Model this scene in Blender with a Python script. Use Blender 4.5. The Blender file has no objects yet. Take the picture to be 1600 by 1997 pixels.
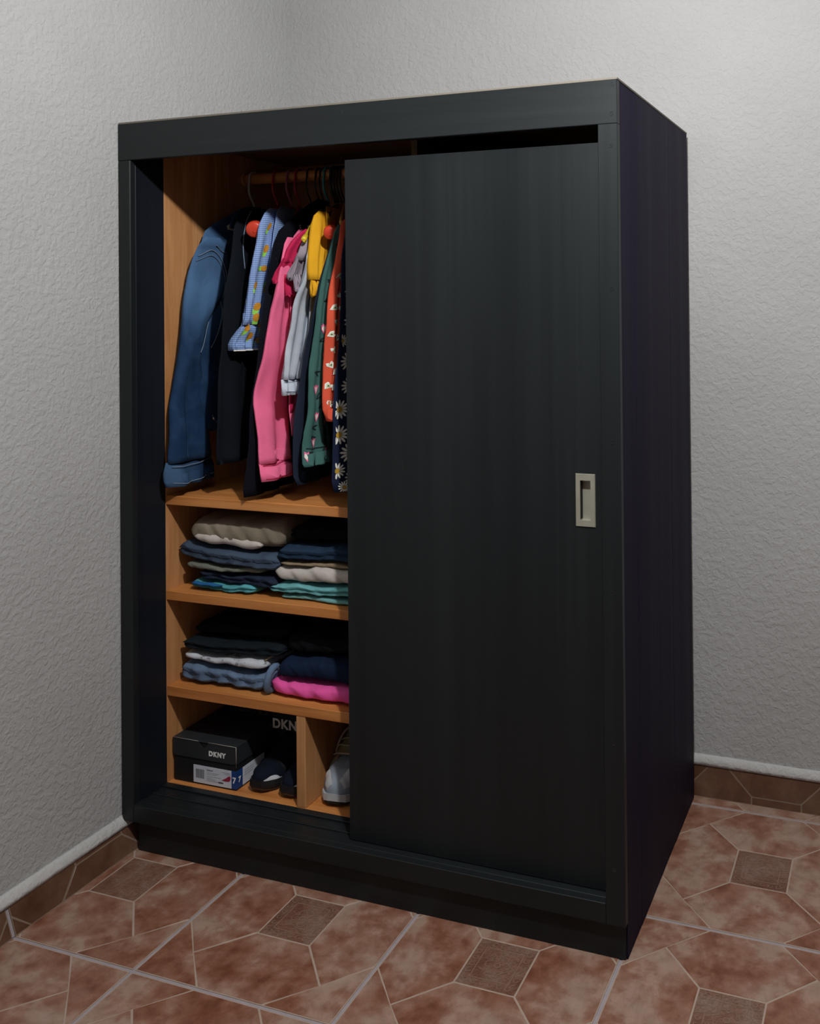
import bpy, bmesh, math, random
from mathutils import Vector, Matrix

# ------------------------------------------------------------------ camera
scene = bpy.context.scene
COL = scene.collection
IMG_W, IMG_H = 1600.0, 1997.0
FOCAL_PX, PPX, PPY = 1759.957, 1168.825, 575.548
cam_data = bpy.data.cameras.new('camera')
cam_data.sensor_fit = 'HORIZONTAL'
cam_data.sensor_width = 36.0
cam_data.lens = FOCAL_PX / IMG_W * 36.0
cam_data.shift_x = -(PPX - IMG_W / 2) / IMG_W
cam_data.shift_y = -(IMG_H / 2 - PPY) / IMG_W
cam_data.clip_start = 0.02
cam = bpy.data.objects.new('camera', cam_data)
COL.objects.link(cam)
YAW, PITCH, ROLL = 0.31777, 0.00898, -0.01043
fwd = Vector((-math.sin(YAW) * math.cos(PITCH), math.cos(YAW) * math.cos(PITCH), math.sin(PITCH)))
rgt = Vector((math.cos(YAW), math.sin(YAW), 0))
upv = rgt.cross(fwd)
r2 = rgt * math.cos(ROLL) + upv * math.sin(ROLL)
u2 = -rgt * math.sin(ROLL) + upv * math.cos(ROLL)
m = Matrix((r2, u2, -fwd)).transposed().to_4x4()
m.translation = Vector((1.83678, -1.7561, 1.3392))
cam.matrix_world = m
scene.camera = cam

# ------------------------------------------------------------------ light
world = bpy.data.worlds.new('room_ambient')
world.use_nodes = True
world.node_tree.nodes['Background'].inputs[0].default_value = (0.95, 0.97, 1.0, 1)
world.node_tree.nodes['Background'].inputs[1].default_value = 0.02
scene.world = world

lamp = bpy.data.lights.new('ceiling_bulb', 'POINT')
lamp.energy = 92.0
lamp.color = (1.0, 0.985, 0.965)
lamp.shadow_soft_size = 0.035
lamp_ob = bpy.data.objects.new('ceiling_bulb', lamp)
lamp_ob.location = (1.47, -0.78, 2.22)
COL.objects.link(lamp_ob)

scene.view_settings.view_transform = 'Standard'
scene.view_settings.look = 'None'
scene.view_settings.exposure = 0.0
scene.view_settings.gamma = 1.0
scene.view_settings.use_curve_mapping = False

# ------------------------------------------------------------------ measures (metres)
W, D, H = 1.302, 0.648, 1.80          # wardrobe outside
X0 = 0.004                            # its left face, a few mm off the left wall
WALL_Y = 0.675                        # back wall
ROOM_X, ROOM_Y, ROOM_Z = 4.1, -4.2, 2.65
FRONT = 0.11                          # front of the shelves behind the door tracks
INX = 0.039                           # inner face of the left side
TILE, GX, GY = 0.4665, 0.3535, -0.311 # floor tile pitch and one grout crossing
ROD_Y, ROD_Z, ROD_R = 0.42, 1.71, 0.016

# ------------------------------------------------------------------ helpers
def tag(o, label=None, cat=None, group=None, kind=None):
    if label: o['label'] = label
    if cat: o['category'] = cat
    if group: o['group'] = group
    if kind: o['kind'] = kind
    return o

def empty(name, loc, label=None, cat=None, group=None, kind=None):
    o = bpy.data.objects.new(name, None)
    o.empty_display_size = 0.05
    o.location = loc
    COL.objects.link(o)
    return tag(o, label, cat, group, kind)

def world_loc(o):
    v = Vector((0, 0, 0))
    while o is not None:
        v += o.location
        o = o.parent
    return v

def link_mesh(name, me, parent=None, mat=None, loc=None):
    o = bpy.data.objects.new(name, me)
    if mat is not None and len(me.materials) == 0:
        me.materials.append(mat)
    COL.objects.link(o)
    if parent is not None:
        o.parent = parent
    if loc is not None:
        o.location = loc
    return o

def from_data(name, verts, faces, mat, parent=None, smooth=False, slots=None, fmat=None, fix=True):
    """verts are world coordinates; a child keeps them relative to its parent"""
    off = world_loc(parent) if parent is not None else Vector((0, 0, 0))
    me = bpy.data.meshes.new(name)
    me.from_pydata([tuple(Vector(v) - off) for v in verts], [], faces)
    if slots:
        for s in slots: me.materials.append(s)
        for p, k in zip(me.polygons, fmat): p.material_index = k
    elif mat is not None:
        me.materials.append(mat)
    if fix:
        bm = bmesh.new(); bm.from_mesh(me)
        bmesh.ops.recalc_face_normals(bm, faces=bm.faces)
        bm.to_mesh(me); bm.free()
    if smooth:
        for p in me.polygons: p.use_smooth = True
    me.update()
    return link_mesh(name, me, parent)

def from_bm(name, bm, mat, parent=None, smooth=False):
    off = world_loc(parent) if parent is not None else Vector((0, 0, 0))
    bmesh.ops.recalc_face_normals(bm, faces=bm.faces)
    if off.length > 0: bmesh.ops.translate(bm, verts=bm.verts, vec=-off)
    me = bpy.data.meshes.new(name)
    bm.to_mesh(me); bm.free()
    me.materials.append(mat)
    if smooth:
        for p in me.polygons: p.use_smooth = True
    return link_mesh(name, me, parent)

def bm_box(bm, lo, hi, bevel=0.0, seg=1):
    lo, hi = Vector(lo), Vector(hi)
    r = bmesh.ops.create_cube(bm, size=1.0)
    vs = r['verts']
    bmesh.ops.scale(bm, verts=vs, vec=hi - lo)
    bmesh.ops.translate(bm, verts=vs, vec=(lo + hi) / 2)
    if bevel > 0:
        es = list({e for v in vs for e in v.link_edges})
        bmesh.ops.bevel(bm, geom=es, offset=bevel, segments=seg, affect='EDGES', profile=0.5)

def box(name, lo, hi, mat, parent=None, bevel=0.0012, seg=1):
    bm = bmesh.new(); bm_box(bm, lo, hi, bevel, seg)
    return from_bm(name, bm, mat, parent)

def prism(name, poly, h0, h1, mat, parent=None, frame=None, inset=0.0):
    """polygon in (u, v) raised from h0 to h1; frame maps (u, v, h) to the world"""
    f = frame or (lambda u, v, h: (u, v, h))
    n = len(poly)
    vs = [f(u, v, h0) for u, v in poly]
    top = poly
    if inset:
        cu = sum(p[0] for p in poly) / n; cv = sum(p[1] for p in poly) / n
        vs += [f(u, v, h1 - inset) for u, v in poly]
        top = []
        for u, v in poly:
            d = math.hypot(u - cu, v - cv) or 1
            top.append((u - (u - cu) / d * inset, v - (v - cv) / d * inset))
    vs += [f(u, v, h1) for u, v in top]
    lv = len(vs) // n
    fs = [list(range(n))[::-1], [(lv - 1) * n + i for i in range(n)]]
    for k in range(lv - 1):
        for i in range(n):
            j = (i + 1) % n
            fs.append([k * n + i, k * n + j, (k + 1) * n + j, (k + 1) * n + i])
    return from_data(name, vs, fs, mat, parent)

def tube(name, pts, rad, mat, parent=None, n=10, flat=1.0, closed=False):
    pts = [Vector(p) for p in pts]
    rads = rad if isinstance(rad, (list, tuple)) else [rad] * len(pts)
    vs, fs = [], []
    prev = None
    m_ = len(pts)
    for i, p in enumerate(pts):
        a = pts[(i - 1) % m_] if (closed or i > 0) else p
        b = pts[(i + 1) % m_] if (closed or i < m_ - 1) else p
        t = (b - a).normalized()
        if prev is None:
            ref = Vector((0, 0, 1)) if abs(t.z) < 0.9 else Vector((1, 0, 0))
            s = t.cross(ref).normalized()
        else:
            s = (prev - t * prev.dot(t))
            s = s.normalized() if s.length > 1e-6 else t.orthogonal().normalized()
        prev = s
        q = t.cross(s)
        for k in range(n):
            a_ = 2 * math.pi * k / n
            vs.append(p + s * math.cos(a_) * rads[i] + q * math.sin(a_) * rads[i] * flat)
    rng = m_ if closed else m_ - 1
    for i in range(rng):
        i2 = (i + 1) % m_
        for k in range(n):
            k2 = (k + 1) % n
            fs.append([i * n + k, i * n + k2, i2 * n + k2, i2 * n + k])
    if not closed:
        fs.append(list(range(n))[::-1]); fs.append([(m_ - 1) * n + k for k in range(n)])
    return from_data(name, vs, fs, mat, parent, smooth=True)

def spline(pts, k=6):
    """Catmull-Rom through the points"""
    P = [Vector(p) for p in pts]
    P = [P[0] * 2 - P[1]] + P + [P[-1] * 2 - P[-2]]
    out = []
    for i in range(1, len(P) - 2):
        for j in range(k):
            t = j / k
            a, b, c, d = P[i - 1], P[i], P[i + 1], P[i + 2]
            out.append(0.5 * ((2 * b) + (c - a) * t + (2 * a - 5 * b + 4 * c - d) * t * t + (3 * b - a - 3 * c + d) * t ** 3))
    out.append(P[-2])
    return out

def clip_poly(poly, u0, u1, v0, v1):
    def cut(ps, ax, val, keep_less):
        out = []
        for i in range(len(ps)):
            a, b = ps[i], ps[(i + 1) % len(ps)]
            ia = (a[ax] <= val + 1e-9) if keep_less else (a[ax] >= val - 1e-9)
            ib = (b[ax] <= val + 1e-9) if keep_less else (b[ax] >= val - 1e-9)
            if ia: out.append(a)
            if ia != ib:
                t = (val - a[ax]) / (b[ax] - a[ax])
                out.append((a[0] + (b[0] - a[0]) * t, a[1] + (b[1] - a[1]) * t))
        return out
    for ax, val, kl in ((0, u0, False), (0, u1, True), (1, v0, False), (1, v1, True)):
        if len(poly) < 3: return []
        poly = cut(poly, ax, val, kl)
    if len(poly) < 3: return []
    area = sum(poly[i][0] * poly[(i + 1) % len(poly)][1] - poly[(i + 1) % len(poly)][0] * poly[i][1] for i in range(len(poly))) / 2
    return poly if abs(area) > 4e-5 else []

def shrink(poly, g):
    """offset a convex polygon inwards by g"""
    n = len(poly)
    area = sum(poly[i][0] * poly[(i + 1) % n][1] - poly[(i + 1) % n][0] * poly[i][1] for i in range(n))
    if area < 0: poly = poly[::-1]
    ps = list(poly)
    lines = []
    for i in range(n):
        a, b = poly[i], poly[(i + 1) % n]
        dx, dy = b[0] - a[0], b[1] - a[1]
        l = math.hypot(dx, dy)
        if l < 1e-7: continue
        nx, ny = -dy / l, dx / l
        lines.append((nx, ny, nx * a[0] + ny * a[1] + g))
    for nx, ny, c in lines:
        out = []
        for i in range(len(ps)):
            a, b = ps[i], ps[(i + 1) % len(ps)]
            da, db = nx * a[0] + ny * a[1] - c, nx * b[0] + ny * b[1] - c
            if da >= 0: out.append(a)
            if (da >= 0) != (db >= 0):
                t = da / (da - db)
                out.append((a[0] + (b[0] - a[0]) * t, a[1] + (b[1] - a[1]) * t))
        ps = out
        if len(ps) < 3: return []
    return ps

def wob(seed):
    r = random.Random(seed)
    ks = [(r.uniform(0, 6.28), r.uniform(0.7, 1.4), r.uniform(0, 6.28), r.uniform(0.7, 1.4)) for _ in range(4)]
    def f(a, b):
        s = 0
        for i, (p, k, q, l) in enumerate(ks):
            s += math.sin(a * k * (1.7 ** i) + p + 1.3 * math.sin(b * l * (1.5 ** i) + q)) / (1.6 ** i)
        return s / 2.2
    return f

# ------------------------------------------------------------------ materials
def new_mat(name, rough=0.6, spec=0.5, base=(0.5, 0.5, 0.5)):
    mt = bpy.data.materials.new(name)
    mt.use_nodes = True
    nt = mt.node_tree
    b = nt.nodes['Principled BSDF']
    b.inputs['Roughness'].default_value = rough
    b.inputs['Specular IOR Level'].default_value = spec
    b.inputs['Base Color'].default_value = (*base, 1)
    return mt, nt, b

def coords(nt, scale=(1, 1, 1), space='world'):
    mp = nt.nodes.new('ShaderNodeMapping')
    mp.inputs['Scale'].default_value = scale
    if space == 'world':
        g = nt.nodes.new('ShaderNodeNewGeometry'); nt.links.new(g.outputs['Position'], mp.inputs['Vector'])
    else:
        t = nt.nodes.new('ShaderNodeTexCoord'); nt.links.new(t.outputs['UV' if space == 'uv' else 'Object'], mp.inputs['Vector'])
    return mp.outputs['Vector']

def noise(nt, vec, scale, detail=4, rough=0.55, dist=0.0):
    n = nt.nodes.new('ShaderNodeTexNoise')
    n.inputs['Scale'].default_value = scale; n.inputs['Detail'].default_value = detail
    n.inputs['Roughness'].default_value = rough; n.inputs['Distortion'].default_value = dist
    nt.links.new(vec, n.inputs['Vector'])
    return n.outputs['Fac']

def ramp(nt, fac, stops):
    r = nt.nodes.new('ShaderNodeValToRGB')
    el = r.color_ramp.elements
    while len(el) < len(stops): el.new(0.5)
    for e, (p, c) in zip(el, stops):
        e.position = p; e.color = (*c, 1) if len(c) == 3 else c
    nt.links.new(fac, r.inputs['Fac'])
    return r.outputs['Color']

def mix(nt, fac, a, b, mode='MIX'):
    x = nt.nodes.new('ShaderNodeMix'); x.data_type = 'RGBA'; x.blend_type = mode
    for sock, v in ((x.inputs['Factor'], fac), (x.inputs['A'], a), (x.inputs['B'], b)):
        if hasattr(v, 'is_linked'): nt.links.new(v, sock)
        else: sock.default_value = v if not isinstance(v, tuple) or len(v) != 3 else (*v, 1)
    return x.outputs['Result']

def bump(nt, b, height, strength=0.3, dist=0.01):
    n = nt.nodes.new('ShaderNodeBump')
    n.inputs['Strength'].default_value = strength; n.inputs['Distance'].default_value = dist
    nt.links.new(height, n.inputs['Height'])
    nt.links.new(n.outputs['Normal'], b.inputs['Normal'])
    return n

def lin(r, g, b):
    f = lambda c: (c / 255) / 12.92 if c <= 10 else ((c / 255 + 0.055) / 1.055) ** 2.4
    return (f(r), f(g), f(b))

def plaster(name, base):
    mt, nt, b = new_mat(name, 0.75, 0.3)
    v = coords(nt)
    a = noise(nt, v, 78, 3, 0.5, 0.4)
    c = noise(nt, v, 38, 3, 0.55, 0.3)
    r1 = ramp(nt, a, [(0.42, (0, 0, 0)), (0.60, (1, 1, 1))])
    h = mix(nt, 0.45, r1, ramp(nt, c, [(0.3, (0, 0, 0)), (0.7, (1, 1, 1))]))
    bump(nt, b, h, 0.40, 0.0045)
    d = noise(nt, v, 1.7, 4, 0.6)
    nt.links.new(ramp(nt, d, [(0.35, tuple(x * 0.95 for x in base)), (0.65, tuple(min(1, x * 1.04) for x in base))]), b.inputs['Base Color'])
    return mt

def black_paint(name, base, axis, rough=0.42, streak=0.16, spec=0.28):
    """thin dark paint on brushed boards; the grain runs along axis"""
    mt, nt, b = new_mat(name, rough, spec)
    sc = {'x': (1.2, 60, 60), 'y': (60, 1.2, 60), 'z': (60, 60, 1.2)}[axis]
    v = coords(nt, sc)
    a = noise(nt, v, 1.0, 5, 0.6, 0.2)
    wide = noise(nt, coords(nt, tuple(x * 0.16 for x in sc)), 1.0, 3, 0.5)
    lo = tuple(x * (1 - streak) for x in base); hi = tuple(x * (1 + streak) for x in base)
    c1 = ramp(nt, a, [(0.3, lo), (0.7, hi)])
    c2 = ramp(nt, wide, [(0.3, (0.9, 0.9, 0.91)), (0.7, (1.1, 1.1, 1.09))])
    nt.links.new(mix(nt, 1.0, c1, c2, 'MULTIPLY'), b.inputs['Base Color'])
    nt.links.new(ramp(nt, wide, [(0.3, (rough - .06,) * 3), (0.7, (rough + .08,) * 3)]), b.inputs['Roughness'])
    bump(nt, b, a, 0.12, 0.001)
    return mt

def wood(name, axis, tint=1.0, sat=1.0):
    mt, nt, b = new_mat(name, 0.45, 0.4)
    sc = {'x': (1.0, 16, 16), 'y': (16, 1.0, 16), 'z': (16, 16, 1.0)}[axis]
    v = coords(nt, sc)
    a = noise(nt, v, 1.3, 5, 0.6, 1.2)
    fine = noise(nt, coords(nt, tuple(x * 7 for x in sc)), 1.0, 3, 0.6)
    t = tint
    w_ = lambda r, g, bl: (r * t, g * t / sat ** 0.35, bl * t / sat)
    c1 = ramp(nt, a, [(0.25, w_(0.36, 0.150, 0.050)), (0.5, w_(0.50, 0.240, 0.095)), (0.78, w_(0.60, 0.33, 0.155))])
    c2 = ramp(nt, fine, [(0.3, (0.82, 0.78, 0.72)), (0.65, (1.05, 1.05, 1.05))])
    nt.links.new(mix(nt, 0.7, c1, c2, 'MULTIPLY'), b.inputs['Base Color'])
    bump(nt, b, fine, 0.06, 0.001)
    return mt

def cloth(name, base, var=0.12, weave=900, rough=0.92, big=None):
    mt, nt, b = new_mat(name, rough, 0.08)
    v = coords(nt)
    n1 = noise(nt, v, 9, 4, 0.6)
    lo = tuple(x * (1 - var) for x in base); hi = tuple(min(1, x * (1 + var)) for x in base)
    c = ramp(nt, n1, [(0.3, lo), (0.7, hi)])
    nt.links.new(c, b.inputs['Base Color'])
    w = noise(nt, v, weave, 2, 0.5)
    w2 = noise(nt, coords(nt, (1, 1, 0.3)), 46, 4, 0.62, 0.5)
    bump(nt, b, mix(nt, 0.65, w, w2), 0.35, 0.004)
    b.inputs['Sheen Weight'].default_value = 0.0
    return mt

def flat(name, base, rough=0.7, spec=0.3, metal=0.0):
    mt, nt, b = new_mat(name, rough, spec, base)
    b.inputs['Metallic'].default_value = metal
    v = coords(nt)
    n1 = noise(nt, v, 40, 3)
    nt.links.new(ramp(nt, n1, [(0.3, tuple(x * 0.93 for x in base)), (0.7, tuple(min(1, x * 1.05) for x in base))]), b.inputs['Base Color'])
    return mt

def denim(name, dark, light, centre, radius):
    """indigo twill, paler around centre"""
    mt, nt, b = new_mat(name, 0.9, 0.15)
    v = coords(nt)
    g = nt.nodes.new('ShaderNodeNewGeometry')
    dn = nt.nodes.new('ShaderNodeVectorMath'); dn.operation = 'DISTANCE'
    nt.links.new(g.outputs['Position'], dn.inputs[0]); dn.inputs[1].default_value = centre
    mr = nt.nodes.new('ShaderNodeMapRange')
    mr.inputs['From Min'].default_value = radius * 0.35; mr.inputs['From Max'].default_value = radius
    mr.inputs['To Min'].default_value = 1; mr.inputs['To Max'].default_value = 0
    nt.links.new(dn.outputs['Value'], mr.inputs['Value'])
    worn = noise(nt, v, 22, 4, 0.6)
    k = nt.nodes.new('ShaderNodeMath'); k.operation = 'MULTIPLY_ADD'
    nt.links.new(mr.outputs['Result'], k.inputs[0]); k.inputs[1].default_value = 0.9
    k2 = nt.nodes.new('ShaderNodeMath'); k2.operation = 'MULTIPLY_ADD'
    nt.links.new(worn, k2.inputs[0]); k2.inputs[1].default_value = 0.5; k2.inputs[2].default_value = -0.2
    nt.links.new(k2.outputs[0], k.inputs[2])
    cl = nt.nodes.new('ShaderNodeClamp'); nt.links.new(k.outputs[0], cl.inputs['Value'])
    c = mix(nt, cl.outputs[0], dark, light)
    tw = nt.nodes.new('ShaderNodeTexWave'); tw.wave_type = 'BANDS'; tw.bands_direction = 'DIAGONAL'
    tw.inputs['Scale'].default_value = 260; tw.inputs['Distortion'].default_value = 1.0
    nt.links.new(v, tw.inputs['Vector'])
    c = mix(nt, 0.25, c, ramp(nt, tw.outputs['Fac'], [(0, (0.55, 0.6, 0.65)), (1, (1.3, 1.3, 1.3))]), 'MULTIPLY')
    nt.links.new(c, b.inputs['Base Color'])
    bump(nt, b, noise(nt, v, 45, 3, 0.6, 0.6), 0.25, 0.004)
    return mt

def tile_glaze(name, tones, scale=8.5, rough=0.36):
    mt, nt, b = new_mat(name, rough, 0.45)
    v = coords(nt)
    oi = nt.nodes.new('ShaderNodeObjectInfo')
    add = nt.nodes.new('ShaderNodeVectorMath'); add.operation = 'ADD'
    cmb = nt.nodes.new('ShaderNodeCombineXYZ')
    ml = nt.nodes.new('ShaderNodeMath'); ml.operation = 'MULTIPLY'; ml.inputs[1].default_value = 7.3
    nt.links.new(oi.outputs['Random'], ml.inputs[0])
    nt.links.new(ml.outputs[0], cmb.inputs['Z'])
    nt.links.new(v, add.inputs[0]); nt.links.new(cmb.outputs[0], add.inputs[1])
    a = noise(nt, add.outputs[0], scale, 9, 0.64, 0.1)
    c = ramp(nt, a, tones)
    spk = noise(nt, add.outputs[0], 34, 6, 0.75, 0.2)
    c = mix(nt, 0.55, c, ramp(nt, spk, [(0.32, (0.62, 0.56, 0.53)), (0.6, (1.08, 1.07, 1.06))]), 'MULTIPLY')
    nt.links.new(c, b.inputs['Base Color'])
    bump(nt, b, a, 0.10, 0.002)
    return mt

def decor_glaze(name, tones):
    mt, nt, b = new_mat(name, 0.5, 0.35)
    v = coords(nt)
    a = noise(nt, v, 14, 4, 0.6, 0.4)
    wv = nt.nodes.new('ShaderNodeTexWave'); wv.wave_type = 'RINGS'; wv.rings_direction = 'SPHERICAL'
    wv.inputs['Scale'].default_value = 9; wv.inputs['Distortion'].default_value = 16; wv.inputs['Detail'].default_value = 2
    wv.inputs['Detail Scale'].default_value = 6
    nt.links.new(v, wv.inputs['Vector'])
    c = ramp(nt, a, tones)
    c = mix(nt, 0.5, c, ramp(nt, wv.outputs['Fac'], [(0.3, (0.8, 0.78, 0.78)), (0.7, (1.15, 1.12, 1.1))]), 'MULTIPLY')
    nt.links.new(c, b.inputs['Base Color'])
    bump(nt, b, wv.outputs['Fac'], 0.35, 0.002)
    return mt

M = {}
M['wall'] = plaster('white_stucco', (0.405, 0.408, 0.410))
M['ceiling'] = plaster('ceiling_paint', (0.40, 0.40, 0.40))
M['ridge'] = plaster('painted_mortar', (0.50, 0.50, 0.495))
M['black_z'] = black_paint('black_paint_upright', (0.0105, 0.0135, 0.0150), 'z')
M['black_x'] = black_paint('black_paint_along', (0.0105, 0.0135, 0.0150), 'x')
M['black_side'] = black_paint('black_paint_side_reflection', (0.0120, 0.0095, 0.0270), 'z', 0.62, 0.14, 0.10)  # purple cast of the glancing reflection is put into this base colour
M['black_jamb'] = black_paint('black_paint_jamb', (0.006, 0.008, 0.013), 'z', 0.5)
M['raw_edge'] = flat('raw_board_edge', (0.16, 0.145, 0.12), 0.8)
M['wood_z'] = wood('orange_pine_upright', 'z')
M['wood_shaded'] = wood('painted_shade_pine', 'x', 0.30)  # same pine darkened: shade on ceiling board and partition put into the colour
M['wood_x'] = wood('orange_pine_along', 'x', 1.10, 1.7)
M['wood_y'] = wood('orange_pine_deep', 'y')
M['screw'] = flat('dark_screw', (0.06, 0.07, 0.08), 0.3, 0.5, 0.8)
M['satin'] = flat('satin_nickel', (0.36, 0.355, 0.29), 0.42, 0.5, 0.35)
M['recess_strip'] = flat('recess_strip_black', (0.008, 0.008, 0.008), 0.6)
T1 = [(0.33, (0.175, 0.064, 0.035)), (0.43, (0.240, 0.108, 0.068)), (0.50, (0.285, 0.155, 0.108)), (0.57, (0.340, 0.225, 0.172)), (0.76, (0.375, 0.275, 0.225))]
M['glaze'] = tile_glaze('terracotta_glaze', T1)
T2 = [(0.3, (0.125, 0.050, 0.031)), (0.5, (0.190, 0.098, 0.068)), (0.72, (0.24, 0.160, 0.125))]
M['decor'] = decor_glaze('embossed_glaze', T2)
M['line'] = flat('cream_tile_line', (0.40, 0.305, 0.25), 0.6)
M['relief'] = flat('raised_glaze', (0.235, 0.148, 0.112), 0.5)
M['grout'] = flat('lilac_grout', (0.34, 0.30, 0.32), 0.8)
M['skirt'] = tile_glaze('skirting_glaze', [(0.28, (0.085, 0.036, 0.018)), (0.5, (0.125, 0.062, 0.037)), (0.72, (0.155, 0.092, 0.06))])
M['skirt_line'] = flat('skirting_line', (0.21, 0.15, 0.11), 0.6)

# ------------------------------------------------------------------ the room
def slab(name, lo, hi, mat):
    o = box(name, lo, hi, mat, None, 0.0)
    return tag(o, kind='structure')

tag(slab('wall_left', (-0.12, ROOM_Y - 0.12, -0.05), (0.0, WALL_Y + 0.12, ROOM_Z + 0.1), M['wall']),
    'off-white rough plaster wall on the left of the wardrobe')
tag(slab('wall_back', (0.0, WALL_Y, -0.05), (ROOM_X, WALL_Y + 0.12, ROOM_Z + 0.1), M['wall']),
    'off-white rough plaster wall behind the wardrobe')
tag(slab('wall_right', (ROOM_X, ROOM_Y - 0.12, -0.05), (ROOM_X + 0.12, WALL_Y + 0.12, ROOM_Z + 0.1), M['wall']), 'plaster wall on the far right')
tag(slab('wall_front', (0.0, ROOM_Y - 0.12, -0.05), (ROOM_X, ROOM_Y, ROOM_Z + 0.1), M['wall']), 'plaster wall facing the wardrobe')
tag(slab('ceiling', (0.0, ROOM_Y, ROOM_Z), (ROOM_X, WALL_Y, ROOM_Z + 0.1), M['ceiling']), 'plain white ceiling')

floor = box('floor', (0.0, ROOM_Y, -0.05), (ROOM_X, WALL_Y, -0.0022), M['grout'], None, 0.0)
tag(floor, 'terracotta patterned tile floor with lilac grout', kind='structure')

# one ceramic tile: corner triangles, four six-sided fields and an embossed square, parted by cream lines
HT = TILE / 2
EDGE = 0.0036                                     # half the grout joint
CUT = 0.157                                       # corner triangle along the edge
SQ = 0.065                                        # half the embossed square
def tile_pieces():
    a = HT - EDGE; c = CUT; m_ = CUT / 2
    out = []
    out.append(('decor', [(-SQ, -SQ), (SQ, -SQ), (SQ, SQ), (-SQ, SQ)]))
    for k in range(4):
        rot = lambda p: [(p[0], p[1]), (-p[1], p[0]), (-p[0], -p[1]), (p[1], -p[0])][k]
        h = HT
        out.append(('corner', [rot(p) for p in [(a, a), (h - c, a), (a, h - c)]]))
        out.append(('field', [rot(p) for p in [(SQ, -SQ), (h - m_, -(h - m_)), (a, -(h - c)), (a, h - c), (h - m_, h - m_), (SQ, SQ)]]))
    return out
PIECES = tile_pieces()
LINE = 0.0021
SHARED = {}
def ornament(t, frame):
    """raised scrolls round the embossed square and a rosette in its middle"""
    vs, fs = [], []
    def ring(cu, cv, r, w_, a0=0.0, a1=6.283, n=10):
        n0 = len(vs)
        for k in range(n + 1):
            a = a0 + (a1 - a0) * k / n
            for q in (r - w_, r + w_):
                vs.append(frame(cu + q * math.cos(a), cv + q * math.sin(a), 0.0007))
        for k in range(n):
            b = n0 + 2 * k
            fs.append([b, b + 1, b + 3, b + 2])
    for k in range(6):
        c = -0.045 + 0.018 * k
        for s_ in (-1, 1):
            ring(c, s_ * 0.0525, 0.0052, 0.0009, 0.4 * k, 0.4 * k + 5.0)
            ring(s_ * 0.0525, c, 0.0052, 0.0009, 1 + 0.4 * k, 6.0 + 0.4 * k)
    for k in range(6):
        a = k * math.pi / 3
        ring(0.018 * math.cos(a), 0.018 * math.sin(a), 0.0085, 0.0009, a - 1.9, a + 1.9)
        ring(0.030 * math.cos(a + .5), 0.030 * math.sin(a + .5), 0.005, 0.0008, a, a + 4.4)
    ring(0, 0, 0.006, 0.0012)
    tag(from_data('relief_ornament', vs, fs, M['relief'], t, fix=False), kind='stuff')

def lay_tile(parent, frame, clip=None, key=None, gm='glaze', lm='line', depth=0.006):
    """frame: (u, v, h) to world; clip: (u0, u1, v0, v1) in tile coordinates"""
    a = HT - EDGE
    base = [(-a, -a), (a, -a), (a, a), (-a, a)]
    if clip: base = clip_poly(base, *clip)
    if not base: return None
    t = prism('tile', base, -0.0022, -0.0007, M[lm], parent, frame)
    for kind, poly in PIECES:
        p = poly
        if clip: p = clip_poly(p, *clip)
        if not p: continue
        p = shrink(p, LINE if kind != 'decor' else LINE * 0.8)
        if len(p) < 3: continue
        mat = M[gm] if (kind != 'decor' or gm != 'glaze') else M['decor']
        prism('tile_piece', p, -0.0009, 0.0, mat, t, frame, inset=0.0006)
        if kind == 'decor' and not clip:
            for q0, q1 in (((-.043, -.043), (.043, -.041)), ((-.043, .041), (.043, .043)), ((-.043, -.041), (-.041, .041)), ((.041, -.041), (.043, .041))):
                prism('relief_line', [q0, (q1[0], q0[1]), q1, (q0[0], q1[1])], -0.0002, 0.0006, M['relief'], t, frame)
            ornament(t, frame)
    return t

far_v, far_f = [], []
for i in range(-1, 8):
    for j in range(-6, 3):
        cx, cy = GX + (i + 0.5) * TILE, GY + (j + 0.5) * TILE
        u0, u1 = max(-HT, 0.0 - cx), min(HT, ROOM_X - cx)
        v0, v1 = max(-HT, ROOM_Y - cy), min(HT, WALL_Y - 0.004 - cy)
        if u1 - u0 < 0.01 or v1 - v0 < 0.008: continue
        whole = (u0 == -HT and u1 == HT and v0 == -HT and v1 == HT)
        clip = None if whole else (u0, u1, v0, v1)
        if i <= 4 and j >= -2:
            lay_tile(floor, lambda u, v, h, cx=cx, cy=cy: (cx + u, cy + v, h), clip)
        else:
            for kind, poly in PIECES:                       # tiles out of sight: all in one part
                p = clip_poly(poly, u0, u1, v0, v1)
                p = shrink(p, LINE) if p else []
                if len(p) < 3: continue
                n0 = len(far_v)
                far_v += [(cx + u, cy + v, -0.0022) for u, v in p] + [(cx + u, cy + v, 0.0) for u, v in p]
                n = len(p)
                far_f.append([n0 + n + k for k in range(n)])
                for k in range(n):
                    k2 = (k + 1) % n
                    far_f.append([n0 + k, n0 + k2, n0 + n + k2, n0 + n + k])
tag(from_data('tile_piece', far_v, far_f, M['glaze'], floor), kind='stuff')

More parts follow.
